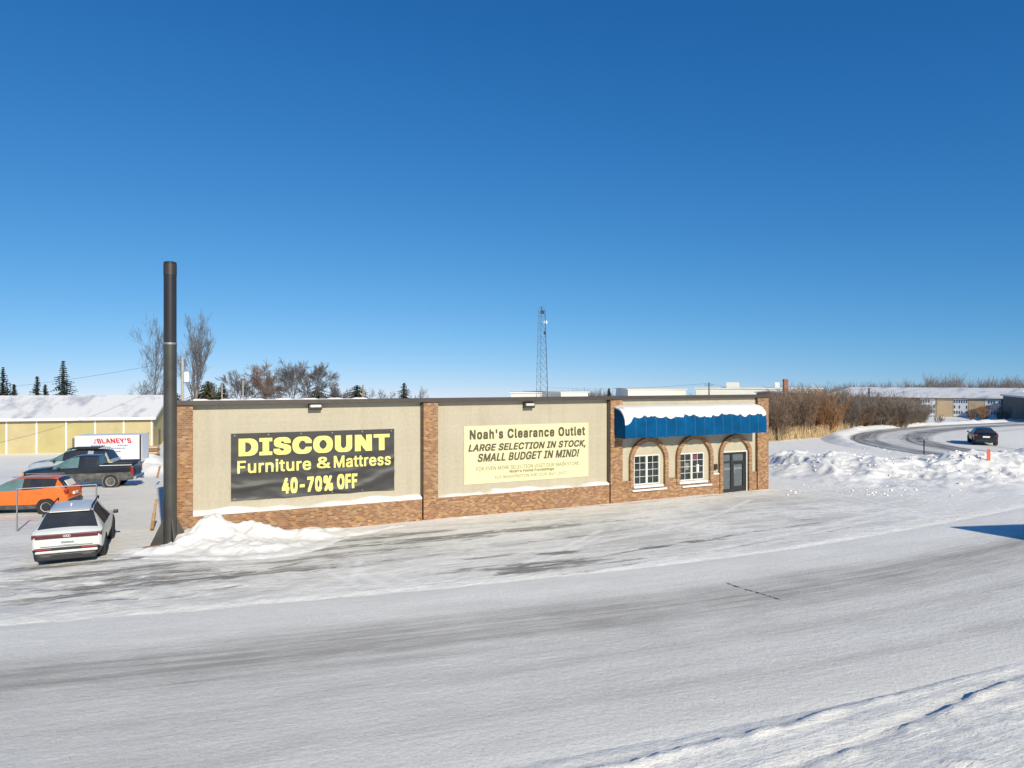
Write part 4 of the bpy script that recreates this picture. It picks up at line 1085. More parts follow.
# dark car on the curve
dc_ = empty('moving_car'); tag(dc_, 'black car seen from behind driving round the snowy curve at right', 'car')
ST = [(2.30, .42, .68, .73, .62, .48), (2.2, .26, .78, .84, .82, .64), (1.75, .22, .88, .95, .90, .70), (.95, .22, .94, 1.02, .92, .72), (.25, .22, .97, 1.42, .925, .58), (-.42, .22, .98, 1.48, .925, .58), (-.50, .22, .98, 1.48, .925, .58),
      (-1.20, .22, 1.0, 1.44, .925, .57), (-1.5, .22, 1.02, 1.39, .92, .56), (-2.02, .24, 1.03, 1.08, .90, .72), (-2.18, .28, .98, 1.03, .88, .72), (-2.26, .36, .80, .84, .82, .68)]
tags = {(3, 5): ('windshield', G, 'ws'), (3, 6): ('windshield', G, 'ws'), (3, 4): ('side_window', G), (4, 4): ('side_window', G), (5, 4): ('door_pillar', 'dark'), (6, 4): ('side_window', G), (7, 4): ('side_window', G), (8, 5): ('rear_window', G, 'rw'), (8, 6): ('rear_window', G, 'rw')}
vehicle(dc_, ST, tags, 'car_jet', hard=(8, 9), clad=.18)
wheels(dc_, 1.4, -1.38, .34, .23, .922)
for s in (1, -1):
    mirror(dc_, .65, s * .92, 1.0, s, 'car_jet')
    MB().box(-2.28, -2.0, s * .78 - .12, s * .78 + .12, .78, .93).build('tail_light', 'red_light', dc_, bevel=.03)
MB().box(-2.31, -2.2, -.26, .26, .66, .80).build('number_plate', 'white', dc_, bevel=.006)
MB().box(-2.33, -2.1, -.78, .78, .34, .5).build('bumper', 'dark', dc_, bevel=.03)
x, yy = gp(986, 446); hd = R(-26); place(dc_, x + 2.1 * math.sin(-hd), yy + 2.1 * math.cos(hd), hd); dc_.location.z = .06

# ------------------------------------------------------------------ road markers, offstage shadow caster
zb_ = .75; mk = empty('road_marker', (27.5, 41.0, .38)); tag(mk, 'orange marker on a white post standing in the ploughed snow bank', 'road marker')
MB().box(-.05, .05, -.02, .02, -.5, .95).build('post', 'white', mk)
MB().prism([(-.11, .62), (.11, .62), (.11, 1.22), (.07, 1.30), (-.07, 1.30), (-.11, 1.22)], -.035, -.022).build('marker_panel', 'orange_sign', mk, bevel=.006)
x, yy = gp(924, 455); tag(MB().tube((0, 0, -.3), (0, 0, 1.2), .045).box(-.05, .05, -.052, -.046, .8, 1.1).build('delineator_post', 'dark', loc=(x, yy, 0)), 'thin dark delineator post at the near edge of the curved road', 'post')
so = empty('shadow_caster', (21.1, 18.5, 0), R(8)); tag(so, 'wide blank panel on two posts, added out of view to cast the shadow on the road at right', 'sign')
MB().box(0, 6.5, -.1, .1, 3.9, 5.35).build('caster_panel', 'steel', so, bevel=.01)  # unseen panel, added out of view to throw the shadow onto the road
for px_ in (.9, 5.2): MB().tube((px_, .16, -.3), (px_, .16, 5.2), .06).build('post', 'coping', so)

# ------------------------------------------------------------------ yellow shed
S0 = np.array((-37.3, 73.5)); SD = np.array((13.2, 3.5)); SD /= np.linalg.norm(SD); sa = math.atan2(SD[1], SD[0])
shed = empty('storage_shed', (S0[0], S0[1], -1.65), sa); tag(shed, 'long yellow storage shed with white battens and a snowy roof at far left', 'shed')
LEN = 34.; eh = 3.55; rh = 5.55; hw_ = 6.2
for k in range(13):
    x1 = -LEN / 13 * k; x0 = x1 - LEN / 13
    MB().box(x0 + .03, x1 - .03, 0, .12, -.5, eh).build('wall_panel', 'shed2' if k % 3 == 1 or k % 4 == 0 else 'shed', shed)
for k in range(14): x = -LEN / 13 * k; MB().box(x - .065, x + .065, -.04, .1, -.5, eh - .1).build('batten', 'white', shed)
MB().prism([(.12, -.5), (hw_ * 2, -.5), (hw_ * 2, eh), (hw_, rh - .1), (.12, eh - .02)], -.02, .12, 'YZ').build('gable_wall', 'shed', shed)
MB().prism([(.12, -.5), (hw_ * 2, -.5), (hw_ * 2, eh), (hw_, rh - .1), (.12, eh - .02)], -LEN, -LEN + .12, 'YZ').build('gable_wall', 'shed', shed)
MB().box(-LEN, .1, hw_ * 2 - .12, hw_ * 2, -.5, eh).build('back_wall', 'shed', shed)
rf = MB(); sl = (rh - eh) / hw_
nn = 90
prof_ = [(-.45, eh - sl * .45), (hw_, rh), (hw_ * 2 + .45, eh - sl * .45)]
roof = MB().prism([(-.45, eh - sl * .45 - .0), (hw_, rh), (hw_ * 2 + .45, eh - sl * .45), (hw_ * 2 + .45, eh - sl * .45 + .16), (hw_, rh + .18), (-.45, eh - sl * .45 + .16)], -LEN - .3, .42, 'YZ').build('roof', 'roof_snow', shed)
MB().box(-LEN - .3, .43, -.50, -.455, eh - sl * .45 - .10, eh - sl * .45 + .12).build('fascia', 'white', roof)
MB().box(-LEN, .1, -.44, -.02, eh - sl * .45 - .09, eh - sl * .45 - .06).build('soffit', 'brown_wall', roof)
bargeb = MB().prism([(-.46, eh - sl * .45 - .08), (hw_, rh - .08), (hw_, rh + .185), (-.46, eh - sl * .45 + .165)], .425, .47, 'YZ').build('barge_board', 'white', roof)
MB().box(.12, .2, 2.2, 3.2, 0, 2.1).build('side_door', 'grey_wall', shed)
# pallets of tan boards near the shed corner
p_ = at(151.5, 452, 58.)
plt = empty('board_stack', (p_.x, 58., -1.5), R(10)); tag(plt, 'small stack of tan boards half buried in snow by the yellow shed', 'boards')
for k in range(5): MB().box(-.55 + .03 * (k % 2), .55, -.4, .4, .75 + k * .22, .75 + k * .22 + .17).build('board', 'wood_dark' if k % 2 else 'tan_wall', plt, bevel=.02)
MB().box(-.9, -.56, -.3, .3, .1, 1.3).build('bin', 'grey_wall', plt, bevel=.03)

# ------------------------------------------------------------------ vegetation
def seg_mesh(name, segs, m, parent=None, n=3):
    S = np.array(segs, float); p0, p1, r0, r1 = S[:, :3], S[:, 3:6], S[:, 6], S[:, 7]
    d = p1 - p0; d /= np.maximum(np.linalg.norm(d, axis=1), 1e-6)[:, None]
    ref = np.where(np.abs(d[:, 2:3]) > .9, np.array([[1., 0, 0]]), np.array([[0, 0, 1.]]))
    a = np.cross(d, ref); a /= np.linalg.norm(a, axis=1)[:, None]; b = np.cross(d, a)
    vs = []
    for p, r in ((p0, r0), (p1, r1)):
        for j in range(n):
            t = 2 * math.pi * j / n; vs.append(p + (a * math.cos(t) + b * math.sin(t)) * r[:, None])
    Vv = np.stack(vs, 1).reshape(-1, 3); N_ = len(S); base_ = np.arange(N_)[:, None] * 2 * n
    f = np.concatenate([base_ + np.array([[j, (j + 1) % n, n + (j + 1) % n, n + j]]) for j in range(n)])
    me = bpy.data.meshes.new(name); me.vertices.add(len(Vv)); me.vertices.foreach_set('co', Vv.reshape(-1).astype(np.float32))
    me.loops.add(f.size); me.loops.foreach_set('vertex_index', f.reshape(-1).astype(np.int32)); me.polygons.add(len(f))
    me.polygons.foreach_set('loop_start', np.arange(0, f.size, 4, dtype=np.int32)); me.polygons.foreach_set('loop_total', np.full(len(f), 4, np.int32))
    me.polygons.foreach_set('use_smooth', np.ones(len(f), bool)); me.update(calc_edges=True); me.materials.append(M[m])
    return link(name, me, parent)
def rand_perp(d):
    v = Vector((random.gauss(0, 1), random.gauss(0, 1), random.gauss(0, 1))); v -= d * v.dot(d); return v.normalized()
def bare_tree(name, x, y, z0, h, spread, label, trunks=1, levels=5, m='twig', bark='bark', r=None, up=.35, group=None, tmin=.012, first=.28, seed=1, kids=(3, 4)):
    random.seed(seed); root = empty(name, (x, y, z0)); tag(root, label, 'tree', group)
    tr_, cr = [], []; r = r or h * .016
    def grow(p, d, L, rad, lv):
        n = 4 if lv < 2 else 3; q = p; dd = d.copy(); pts = [p]
        for k in range(n):
            dd = (dd + rand_perp(dd) * .16 + Vector((0, 0, up * .12))).normalized(); q2 = q + dd * (L / n)
            ra = rad * (1 - .5 * k / n); rb = rad * (1 - .5 * (k + 1) / n)
            (tr_ if lv < 1 else cr).append((*q, *q2, max(ra, tmin), max(rb, tmin * .8))); q = q2; pts.append((q, dd.copy(), rb))
        if lv >= levels: return
        nk = random.randint(*kids) + (1 if lv == 0 else 0)
        for k in range(nk):
            i = random.choice(range(2 if lv < 1 else 1, n + 1)); (bp, bd, brd) = pts[i]
            ang = random.uniform(.35, .85) * spread; nd = (bd * math.cos(ang) + rand_perp(bd) * math.sin(ang) + Vector((0, 0, up * .35))).normalized()
            grow(bp, nd, L * random.uniform(.52, .76), brd * .7, lv + 1)
        (bp, bd, brd) = pts[-1]; grow(bp, bd, L * .68, brd * .9, lv + 1)
    for t in range(trunks):
        a_ = random.uniform(0, 6.28) if trunks > 1 else 0; d0 = Vector((math.cos(a_ + t * 2.4) * .22 * (trunks > 1), math.sin(a_ + t * 2.4) * .22 * (trunks > 1), 1)).normalized()
        grow(Vector((.3 * t, 0, -.3)), d0, h * first, r, 0)
    zmax = max(s[5] for s in cr); k = h / zmax
    tr_ = [tuple(np.array(s) * np.array([k] * 6 + [1, 1])) for s in tr_]; cr = [tuple(np.array(s) * np.array([k] * 6 + [1, 1])) for s in cr]
    seg_mesh('trunk', tr_, bark, root, 6); seg_mesh('crown', cr, m, root, 3)
    return root
def G_(x, y): return float(base_z(np.array([x]), np.array([y]))[0])
def tree_at(px, py_top, Y, **kw):
    x = (px - CX) / F * Y; z = G_(x, Y); top = CZ + (HY - py_top) / F * Y
    return dict(x=x, y=Y, z0=z - .2, h=top - z, **kw)
bare_tree('bare_tree', **tree_at(192, 306, 105), spread=.56, label='tall leafless tree with two rising limbs right of the tall pole', trunks=2, levels=6, m='twig', bark='bark_pale', up=.8, seed=8, r=.22, tmin=.009, first=.30, kids=(2, 3))
bare_tree('bare_tree', **tree_at(163, 309, 108), spread=.66, label='tall slender leafless tree showing just left of the tall pole', trunks=1, levels=6, m='twig', bark='bark', up=.6, seed=11, r=.18, tmin=.009, first=.28, kids=(2, 3))
bare_tree('bare_tree', **tree_at(124, 376, 110), spread=.9, label='small leafless tree behind the shed roof, left of the tall pole', levels=5, seed=3, tmin=.011, kids=(2, 3))
bare_tree('bare_tree', **tree_at(146, 366, 115), spread=.9, label='thin leafless tree over the shed roof end beside the pole', levels=5, seed=4, tmin=.010, up=.3, kids=(2, 3))
for i, (px, py, Y, lab, m_) in enumerate([(240, 368, 118, 'leafless grey tree at the left end of the cluster above the store roof', 'twig'), (264, 357, 120, 'wide leafless tree with russet twigs in the cluster above the store roof', 'twig_red'),
                                   (290, 356, 125, 'tallest leafless tree of the cluster above the left banner', 'twig'), (314, 360, 122, 'leafless tree at the right end of the cluster above the left banner', 'twig'), (334, 380, 130, 'low leafless tree just right of the roofline cluster', 'twig')]):
    bare_tree('bare_tree', **tree_at(px, py, Y), spread=1.0, label=lab, levels=6, m=m_, seed=20 + i, tmin=.016, up=.25, first=.24, kids=(2, 4))
for i, (px, py) in enumerate([(372, 386), (385, 388), (420, 385), (210, 380), (225, 384)]):
    bare_tree('bare_tree', **tree_at(px, py, 150 + i * 5), spread=1., label='thin leafless sapling showing just above the store roof', levels=5, seed=40 + i, tmin=.013, kids=(2, 3), group='saplings behind the store roof')

def conifer(name, x, y, z0, h, wr, label, m='needles', seed=1, dens=1., cone=1.0, group=None):
    random.seed(seed); root = empty(name, (x, y, z0)); tag(root, label, 'tree', group)
    MB().tube((0, 0, -.3), (0, 0, h * .97), h * .018, h * .003, 7).build('trunk', 'bark', root)
    V = []; Fc = []; z = h * .06
    while z < h:
        f = 1 - z / h; rad = wr * (f ** cone) * random.uniform(.75, 1.12) + .06; nb = max(4, int(15 * dens * (.5 + f)))
        for b in range(nb):
            a_ = random.uniform(0, 6.28); L = rad * random.uniform(.6, 1.1); droop = -.28 * L + random.uniform(-.05, .1)
            n = max(2, int(L / .35))
            for k in range(n):
                t0 = (k + .15) / n; s = (.20 + .32 * (1 - t0)) * (.6 + .5 * f) * random.uniform(.7, 1.3)
                px, py, pz = math.cos(a_) * L * t0, math.sin(a_) * L * t0, z + droop * t0 ** 1.4
                d = Vector((math.cos(a_), math.sin(a_), -.2)); sd = Vector((-math.sin(a_), math.cos(a_), random.uniform(-.6, .6))).normalized()
                c = Vector((px, py, pz)); ln = s * 1.5; i0 = len(V)
                V += [tuple(c - d * ln * .4), tuple(c + sd * s * .55 + d * ln * .1), tuple(c + d * ln * .75 + Vector((0, 0, random.uniform(-.12, .04)))), tuple(c - sd * s * .55 + d * ln * .1)]
                Fc.append((i0, i0 + 1, i0 + 2, i0 + 3))
                V += [tuple(c), tuple(c + sd * s * .2 + Vector((0, 0, -s * .7))), tuple(c + d * ln * .5)]; Fc.append((i0 + 4, i0 + 5, i0 + 6))
        z += h * .022 + .05
    me = bpy.data.meshes.new('crown'); me.from_pydata(V, [], Fc); me.materials.append(M[m]); link('crown', me, root)
    return root
def con_at(px, py_top, Y, wpx, **kw):
    x = (px - CX) / F * Y; z = G_(x, Y); return dict(x=x, y=Y, z0=z, h=CZ + (HY - py_top) / F * Y - z, wr=wpx / F * Y * 1.25, **kw)
conifer('spruce_tree', **con_at(63, 360, 105, 30), label='pointed spruce, the tallest of those behind the yellow shed roof', seed=2)
conifer('spruce_tree', **con_at(37, 376, 112, 22), label='shorter spruce left of the tallest spruce behind the shed', seed=3)
conifer('spruce_tree', **con_at(45, 384, 116, 18), label='smallest spruce tucked between two taller ones behind the shed', seed=4)
conifer('spruce_tree', **con_at(3, 367, 108, 32), label='spruce at the far left edge behind the shed roof', seed=5)
conifer('spruce_tree', **con_at(14, 384, 110, 20), label='low spruce beside the one at the far left edge', seed=6)
conifer('pine_tree', **con_at(208, 381, 112, 34), label='olive green pine behind the store roof right of the tall leafless tree', m='needles_olive', seed=7, cone=.5)
conifer('pine_tree', **con_at(222, 383, 118, 18), label='narrow dark pine above the left end of the store roof', seed=8, cone=.7)
conifer('pine_tree', **con_at(317, 386, 130, 30), label='olive bushy evergreen at the right foot of the leafless cluster', m='needles_olive', seed=9, cone=.4)
conifer('pine_tree', **con_at(357, 385, 140, 30), label='low spreading dark pine above the left banner right end', seed=10, cone=.5)
conifer('pine_tree', **con_at(404, 383, 150, 13), label='upright dark pine above the second brick pilaster', seed=12, cone=.5, dens=.8)
conifer('spruce_tree', **con_at(609, 388, 150, 9), label='tiny spruce tip above the third brick pilaster', seed=13)
conifer('pine_tree', **con_at(168, 388, 118, 30), label='dark bushy evergreen low behind the tall pole', m='needles_olive', seed=14, cone=.4)

def shrub(name, h, w, m, n, seed, label, group=None, twigs=5, tmin=.016):
    random.seed(seed); segs = []
    for _ in range(n):
        a_ = random.uniform(0, 6.28); rr = w * .30 * math.sqrt(random.random()); p = Vector((math.cos(a_) * rr, math.sin(a_) * rr, -.2))
        L = h * random.uniform(.45, 1.05); d = Vector((math.cos(a_) * random.uniform(0, .45), math.sin(a_) * random.uniform(0, .45), 1)).normalized(); r0 = random.uniform(.02, .05)
        k_ = 4
        for k in range(k_):
            d = (d + rand_perp(d) * .14 + Vector((0, 0, .05))).normalized(); q = p + d * L / k_
            segs.append((*p, *q, max(tmin, r0 * (1 - k / k_)), max(tmin * .8, r0 * (1 - (k + 1) / k_))))
            if k > 0:
                for _t in range(twigs):
                    td = (d + rand_perp(d) * random.uniform(.4, .9)).normalized(); b0 = p + (q - p) * random.random(); l2 = L * random.uniform(.12, .30)
                    e = b0 + td * l2; segs.append((*b0, *e, tmin, tmin * .6))
                    e2 = b0 + td * l2 * .5; t2 = (td + rand_perp(td) * .6).normalized(); segs.append((*e2, *(e2 + t2 * l2 * .5), tmin * .8, tmin * .5))
            p = q
    o = seg_mesh(name, segs, m, None, 3); return tag(o, label, 'shrub', group)
def put(o, px, Y, dz=0):
    x = (px - CX) / F * Y; o.location = (x, Y, G_(x, Y) + dz); return o
put(shrub('shrub', 4.7, 4.2, 'shrub', 120, 1, 'largest brown leafless shrub just right of the store corner'), 797, 72)
put(shrub('shrub', 4.0, 3.2, 'shrub', 80, 2, 'low brown leafless shrub touching the store corner edge'), 774, 68)
put(shrub('shrub', 4.4, 2.8, 'shrub_orange', 85, 3, 'orange tinted leafless shrub at the left of the thicket'), 824, 74)
put(shrub('shrub', 4.2, 3.4, 'shrub', 80, 4, 'brown leafless shrub between the largest one and the orange one'), 812, 76)
grp = 'leafless shrubs in the thicket'; lab = 'grey brown leafless shrub standing in the dense thicket at right'
base = [shrub('shrub', 4.6, 3.4, 'shrub_grey', 75, 5, lab, grp), shrub('shrub', 4.2, 3.0, 'shrub', 70, 6, lab, grp), shrub('shrub', 5.0, 3.2, 'shrub_grey', 70, 7, lab, grp)]
spots = []
random.seed(99)
for k in range(34):
    px = 785 + k * 3.9 + random.uniform(-3, 3); f = (px - 785) / 155
    spots.append((px, 80 + 16 * f + random.uniform(-3, 7), (.98 - .30 * f) * random.uniform(.8, 1.1)))
for k, (px, Y, s) in enumerate(spots):
    src = base[k % 3]; o = src if k < 3 else src.copy()
    if k >= 3: COL.objects.link(o)
    put(o, px, Y); o.scale = (1.15, 1.15, s); o.rotation_euler.z = random.uniform(0, 6.28)
for k, (px, Y) in enumerate([(984, 112), (972, 113), (920, 104), (1004, 112), (940, 106)]):
    put(shrub('shrub', (2.6, 1.9, 2.2, 2.4, 1.4)[k], (1.6, 1.1, 2.2, 2.2, 2.)[k], 'shrub_orange' if k < 2 else 'shrub_grey', (26, 16, 30, 30, 20)[k], 60 + k, ['tan leafless shrub in front of the far windowed building', 'smaller tan shrub left of the other in front of the far building', 'thin grey shrub at the right end of the thicket', 'dark shrub before the shaded wing of the far building', 'low shrub before the tan panel of the far building'][k]), px, Y)
# dry grass fringe
segs = []
random.seed(5)
for _ in range(9000):
    px = random.uniform(768, 1060); f = (px - 768) / 260; Y = 68 + 24 * min(1, max(0, f)) + random.triangular(-3, 9, -.5)
    x = (px - CX) / F * Y; z = G_(x, Y); h = random.uniform(.35, 1.15) * (1.2 - .5 * f); lx, ly = random.gauss(0, .18), random.gauss(0, .18)
    if np.min(np.abs(curve_dist(np.array([x]), np.array([Y]), CURVEC))) < CW + 1.6: continue
    segs.append((x, Y, z - .05, x + lx * h, Y + ly * h, z + h, .028, .008))
tag(seg_mesh('dry_grass', segs, 'dry_grass'), 'dry tan grass fringe along the foot of the thicket', 'grass', kind='stuff')
# far woods
segs = []
random.seed(8)
def woods(px0, px1, Y, hm, n, hv=.35):
    for _ in range(n):
        px = random.uniform(px0, px1); yy = Y + random.uniform(-25, 25); x = (px - CX) / F * yy; z = G_(x, yy); f = math.sin(px * .045) * .5 + math.sin(px * .013 + 1) * .5
        h = hm * (1 + hv * .5 * f) * random.uniform(.7, 1.08); segs.append((x, yy, z, x, yy, z + h * .7, .15, .08))
        for _k in range(14):
            b = random.uniform(.25, .75) * h; L = h * random.uniform(.18, .34); a_ = random.uniform(0, 6.28); o = random.uniform(.2, .6)
            segs.append((x, yy, z + b, x + math.cos(a_) * L * o, yy + math.sin(a_) * L * o, z + b + L, .07, .03))
woods(770, 945, 330, 11.8, 650, .25); woods(905, 1060, 340, 13., 650, .4); woods(560, 620, 330, 8.6, 100); woods(690, 770, 360, 9.8, 110); woods(925, 962, 320, 16., 110)
tag(seg_mesh('far_woods', segs, 'twig'), 'distant leafless woods along the horizon at right', 'woods', kind='stuff')

# ------------------------------------------------------------------ far buildings
def hall(name, label, px0, px1, Y0, Y1, py_ridge, py_eave, wallm, roofm, depth=20, cat='building', drop=3):
    p0, p1 = at(px0, py_eave, Y0), at(px1, py_eave, Y1); d = Vector((p1.x - p0.x, p1.y - p0.y, 0)); L = d.length; a_ = math.atan2(d.y, d.x)
    ze = (p0.z + p1.z) / 2; g = min(G_(p0.x, Y0), G_(p1.x, Y1)) - .5
    zr = CZ - (py_ridge - HY) / F * ((Y0 + Y1) / 2 + depth / 2)
    o = empty(name, (p0.x, p0.y, g), a_); tag(o, label, cat); h = ze - g; r = max(zr - g, h + .05)
    w = MB(); w.box(0, L, 0, .3, 0, h); w.box(0, L, depth - .3, depth, 0, h)
    w.prism([(.301, 0), (depth - .301, 0), (depth - .301, h), (depth / 2, r - .05), (.301, h)], 0, .3, 'YZ'); w.prism([(.301, 0), (depth - .301, 0), (depth - .301, h), (depth / 2, r - .05), (.301, h)], L - .3, L, 'YZ')
    w.build('wall', wallm, o)
    MB().prism([(-.4, h), (depth / 2, r), (depth + .4, h), (depth + .4, h + .25), (depth / 2, r + .25), (-.4, h + .25)], -.4, L + .4, 'YZ').build('roof', roofm, o)
    return o, L, h
o, L, h = hall('factory_building', 'long low building with snowy roof and window bands beyond the thicket', 826, 1012, 150, 128, 388.5, 397.5, 'brown_wall', 'roof_snow', 34)
def fpx(px, base_o=o, a0=(826, 150), a1=(1012, 128)):
    p0, p1 = at(a0[0], 0, a0[1]), at(a1[0], 0, a1[1]); k = (px - CX) / F; d = (p1.x - p0.x, p1.y - p0.y)
    t = (k * p0.y - p0.x) / (d[0] - k * d[1]); return t * L
for (xa, xb, kind) in ((920, 935.5, 'w'), (936.5, 953, 't'), (953.5, 968, 'w'), (968.5, 984.5, 't'), (985, 1001, 'w')):
    u0_, u1_ = fpx(xa), fpx(xb)
    if kind == 't': MB().box(u0_, u1_, -.08, -.003, 0, h - .1).build('wall_panel', 'tan_wall', o)
    else:
        wn = MB().box(u0_, u1_, -.06, -.003, .3, h - .15).build('window', 'white', o)
        pn = MB(); nc = 6; nr = 4
        for c in range(nc):
            for r_ in range(nr):
                cw = (u1_ - u0_) / nc; rh_ = (h - .5) / nr
                if random.random() < .85: pn.box(u0_ + cw * (c + .22), u0_ + cw * (c + .80), -.085, -.064, .4 + rh_ * (r_ + .2), .4 + rh_ * (r_ + .75))
        pn.build('pane', 'far_glass', wn)
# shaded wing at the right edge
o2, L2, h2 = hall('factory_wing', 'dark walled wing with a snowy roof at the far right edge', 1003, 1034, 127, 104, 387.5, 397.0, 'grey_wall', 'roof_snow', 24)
o, L, h = hall('warehouse', 'long white warehouse roofline behind the store, left of the utility pole', 628, 686, 260, 260, 388.4, 389.6, 'cream_wall', 'snow', 30)
o, L, h = hall('warehouse', 'long white warehouse right of the utility pole above the blue awning', 696, 822, 250, 235, 387.4, 388.8, 'cream_wall', 'snow', 30)
MB().box(10, 14, 3, 8, h, h + 2.2).build('roof_unit', 'cream_wall', o); MB().box(26, 27.5, 3, 6, h, h + 2.2).build('roof_unit', 'white', o)
hall('warehouse', 'low white building seen beside the lattice tower base', 511, 560, 240, 240, 392.2, 393., 'cream_wall', 'snow', 24)
hall('warehouse', 'pale building right of the lattice tower, low over the store roof', 561, 588, 230, 235, 391.5, 392.5, 'cream_wall', 'snow', 24)
MB_ = hall('brick_hall', 'reddish brick building behind the brown shrubs by the store corner', 780, 812, 180, 185, 391.5, 393, 'red_brick', 'roof_snow', 8)
x = (785.5 - CX) / F * 178; chm = MB().box(-.5, .5, -.5, .5, 0, CZ + (HY - 379) / F * 178 - G_(x, 178)).box(-.6, .6, -.6, .6, CZ + (HY - 381.5) / F * 178 - G_(x, 178), CZ + (HY - 380.5) / F * 178 - G_(x, 178)).build('brick_chimney', 'red_brick', loc=(x, 178, G_(x, 178))); tag(chm, 'tall square red brick chimney above the brown shrubs', 'chimney')

# ------------------------------------------------------------------ lattice tower, utility poles, cables
Yt = 150.; x = (541.5 - CX) / F * Yt; zt_ = CZ + (HY - 310) / F * Yt; zg = G_(x, Yt)
tw = empty('lattice_tower', (x, Yt, zg)); tag(tw, 'slender steel lattice radio tower behind the store', 'tower')
Ht = zt_ - zg; rad = lambda z: 1.55 - .75 * z / Ht
cor = lambda z, k: Vector((rad(z) * math.cos(R(-25 + 120 * k)), rad(z) * math.sin(R(-25 + 120 * k)), z))
for k in range(3): MB().tube(cor(0, k), cor(Ht, k), (.085 if k == 0 else .035), n=6).build('leg', 'tower', tw)
bz = MB(); n = 16
for j in range(n):
    for k in range(3):
        z0_, z1_ = Ht * j / n, Ht * (j + 1) / n
        bz.tube(cor(z1_, (k + 1) % 3), cor(z0_, k), .024, n=4, cap=False); bz.tube(cor(z0_, k), cor(z0_, (k + 1) % 3), .018, n=4, cap=False)
        if j % 2: bz.tube(cor(z0_, (k + 1) % 3), cor(z1_, k), .015, n=4, cap=False)
bz.build('bracing', 'tower', tw)
MB().box(-.2, .55, -.35, .35, Ht - .8, Ht - .1).build('antenna', 'dark', tw, bevel=.05)
MB().lathe([(.0, 1.2), (.2, 1.18), (.36, 1.08), (.38, 1.04), (.0, 1.04)], 'Y', (.85, -1.3, Ht - 2.6), 16).build('dish', 'white', tw)
MB().box(.5, .9, -.3, .3, Ht - 5.2, Ht - 4.5).build('antenna', 'dark', tw)
MB().tube((0, 0, Ht - .2), (0, 0, Ht + .8), .06).tube((-.7, 0, Ht + .4), (.7, 0, Ht + .4), .03).build('mast', 'dark', tw)
def upole(px, py_top, Y, label, r=.16, m='pole_wood', arm=True, can=False, group=None):
    x = (px - CX) / F * Y; g = G_(x, Y); h = CZ + (HY - py_top) / F * Y - g
    o = empty('utility_pole', (x, Y, g)); tag(o, label, 'utility pole', group)
    MB().tube((0, 0, -.5), (0, 0, h), r * 1.2, r * .8, 8).build('post', m, o, smooth=True)
    if arm: MB().box(-1.1, 1.1, -.06, .06, h - .7, h - .55).build('crossarm', m, o)
    if can: MB().lathe([(.01, h - 3.2), (.36, h - 3.2), (.36, h - 2.0), (.25, h - 1.9), (.01, h - 1.9)], 'Z', (.55, -.1, 0), 14).build('transformer', 'white_metal', o, smooth=True)
    return o
upole(182.5, 357, 92, 'pale utility pole with a transformer drum right of the tall pole', .2, can=True, arm=False)
upole(222, 383, 100, 'short pale pole above the left end of the store roof', .09, arm=False)
upole(243, 380, 105, 'taller thin pale pole in the leafless cluster above the store roof', .09, arm=False)
upole(363, 385, 130, 'rusty brown pole beside the low pine above the store roof', .16, 'wood_dark', arm=False)
upole(709, 382.5, 170, 'utility pole with a crossarm above the blue awning', .17, 'coping')
upole(869, 388, 100, 'thin dark utility pole standing in the thicket', .13, 'coping', arm=False)
def cable(name, p0, p1, sag, r, label):
    mb = MB(); n = 24; P = []
    for k in range(n + 1):
        t = k / n; p = p0.lerp(p1, t); p.z -= sag * 4 * t * (1 - t); P.append(p)
    for a_, b_ in zip(P[:-1], P[1:]): mb.tube(a_, b_, r, n=4, cap=False)
    return tag(mb.build(name, 'coping'), label, 'cable')
cable('overhead_cable', at(-60, 455, 42), at(182.5, 372, 92), 1.2, .012, 'thin overhead cable crossing in front of the yellow shed')
cable('overhead_cable', at(182.5, 360, 92), at(-80, 393, 120), .8, .02, 'thin overhead cable low in the sky above the shed roof')

cable('overhead_cable', at(709, 383.3, 170), at(540, 387, 260), 1.0, .03, 'faint overhead cable running left from the utility pole above the blue awning')
cable('overhead_cable', at(709, 383.3, 170), at(872, 388.5, 100), 1.0, .02, 'faint overhead cable running right from the utility pole to the thicket')

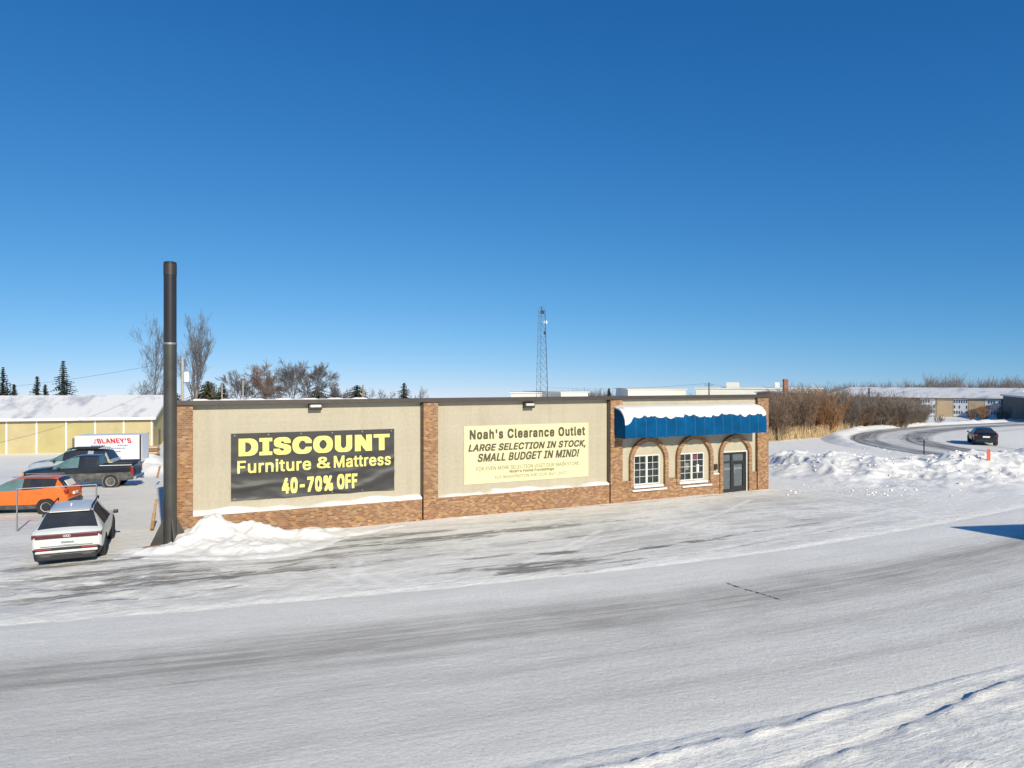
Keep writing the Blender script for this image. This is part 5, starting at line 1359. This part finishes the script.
# ------------------------------------------------------------------ sky, sun, camera
AZ = math.atan2(.455, -.89); EL = R(29)       # azimuth from +Y towards +X
w = bpy.data.worlds.new('World'); sc.world = w; w.use_nodes = True; nt = w.node_tree
sky = nt.nodes.new('ShaderNodeTexSky'); sky.sky_type = 'NISHITA'; sky.sun_disc = False; sky.sun_elevation = EL; sky.sun_rotation = AZ
sky.air_density = 1.0; sky.dust_density = .0; sky.ozone_density = 8.0; sky.altitude = 400
tcw = nt.nodes.new('ShaderNodeTexCoord'); ad = nt.nodes.new('ShaderNodeVectorMath'); ad.operation = 'ADD'; ad.inputs[1].default_value = (0, 0, .075)
nt.links.new(tcw.outputs['Generated'], ad.inputs[0]); nt.links.new(ad.outputs[0], sky.inputs[0])
spc = nt.nodes.new('ShaderNodeSeparateColor'); cmc = nt.nodes.new('ShaderNodeCombineColor'); nt.links.new(sky.outputs[0], spc.inputs[0])
for i_, (ref_, pw_, k_) in enumerate(((2.88, 1.7, .98), (5.5, 1.02, .94), (8., .75, .90))):
    d0 = nt.nodes.new('ShaderNodeMath'); d0.operation = 'DIVIDE'; d0.inputs[1].default_value = ref_; nt.links.new(spc.outputs[i_], d0.inputs[0])
    d1 = nt.nodes.new('ShaderNodeMath'); d1.operation = 'POWER'; d1.inputs[1].default_value = pw_; nt.links.new(d0.outputs[0], d1.inputs[0])
    d2 = nt.nodes.new('ShaderNodeMath'); d2.operation = 'MULTIPLY'; d2.inputs[1].default_value = ref_ * k_; nt.links.new(d1.outputs[0], d2.inputs[0]); nt.links.new(d2.outputs[0], cmc.inputs[i_])
bg = nt.nodes['Background']; bg.inputs[1].default_value = .09; nt.links.new(cmc.outputs[0], bg.inputs[0])
sd = Vector((math.sin(AZ) * math.cos(EL), math.cos(AZ) * math.cos(EL), math.sin(EL)))
L_ = bpy.data.lights.new('sun', 'SUN'); L_.energy = 3.9; L_.angle = R(.53); L_.color = (1, .915, .755)
so_ = bpy.data.objects.new('sun', L_); COL.objects.link(so_); so_.rotation_euler = sd.to_track_quat('Z', 'Y').to_euler(); so_.location = (20, -20, 40)
cam = bpy.data.cameras.new('camera'); cam.sensor_fit = 'HORIZONTAL'; cam.sensor_width = 36; cam.lens = 36 * F / 1024; cam.clip_end = 9000; cam.clip_start = .1
co_ = bpy.data.objects.new('camera', cam); COL.objects.link(co_); co_.location = (0, 0, CZ); co_.rotation_euler = (R(90), 0, 0)
cam.shift_y = (HY - 384) / 1024
sc.camera = co_
vs = sc.view_settings; vs.view_transform = 'Standard'; vs.look = 'None'; vs.exposure = .38; vs.gamma = 1
sc.cycles.max_bounces = 6; sc.cycles.use_denoising = True
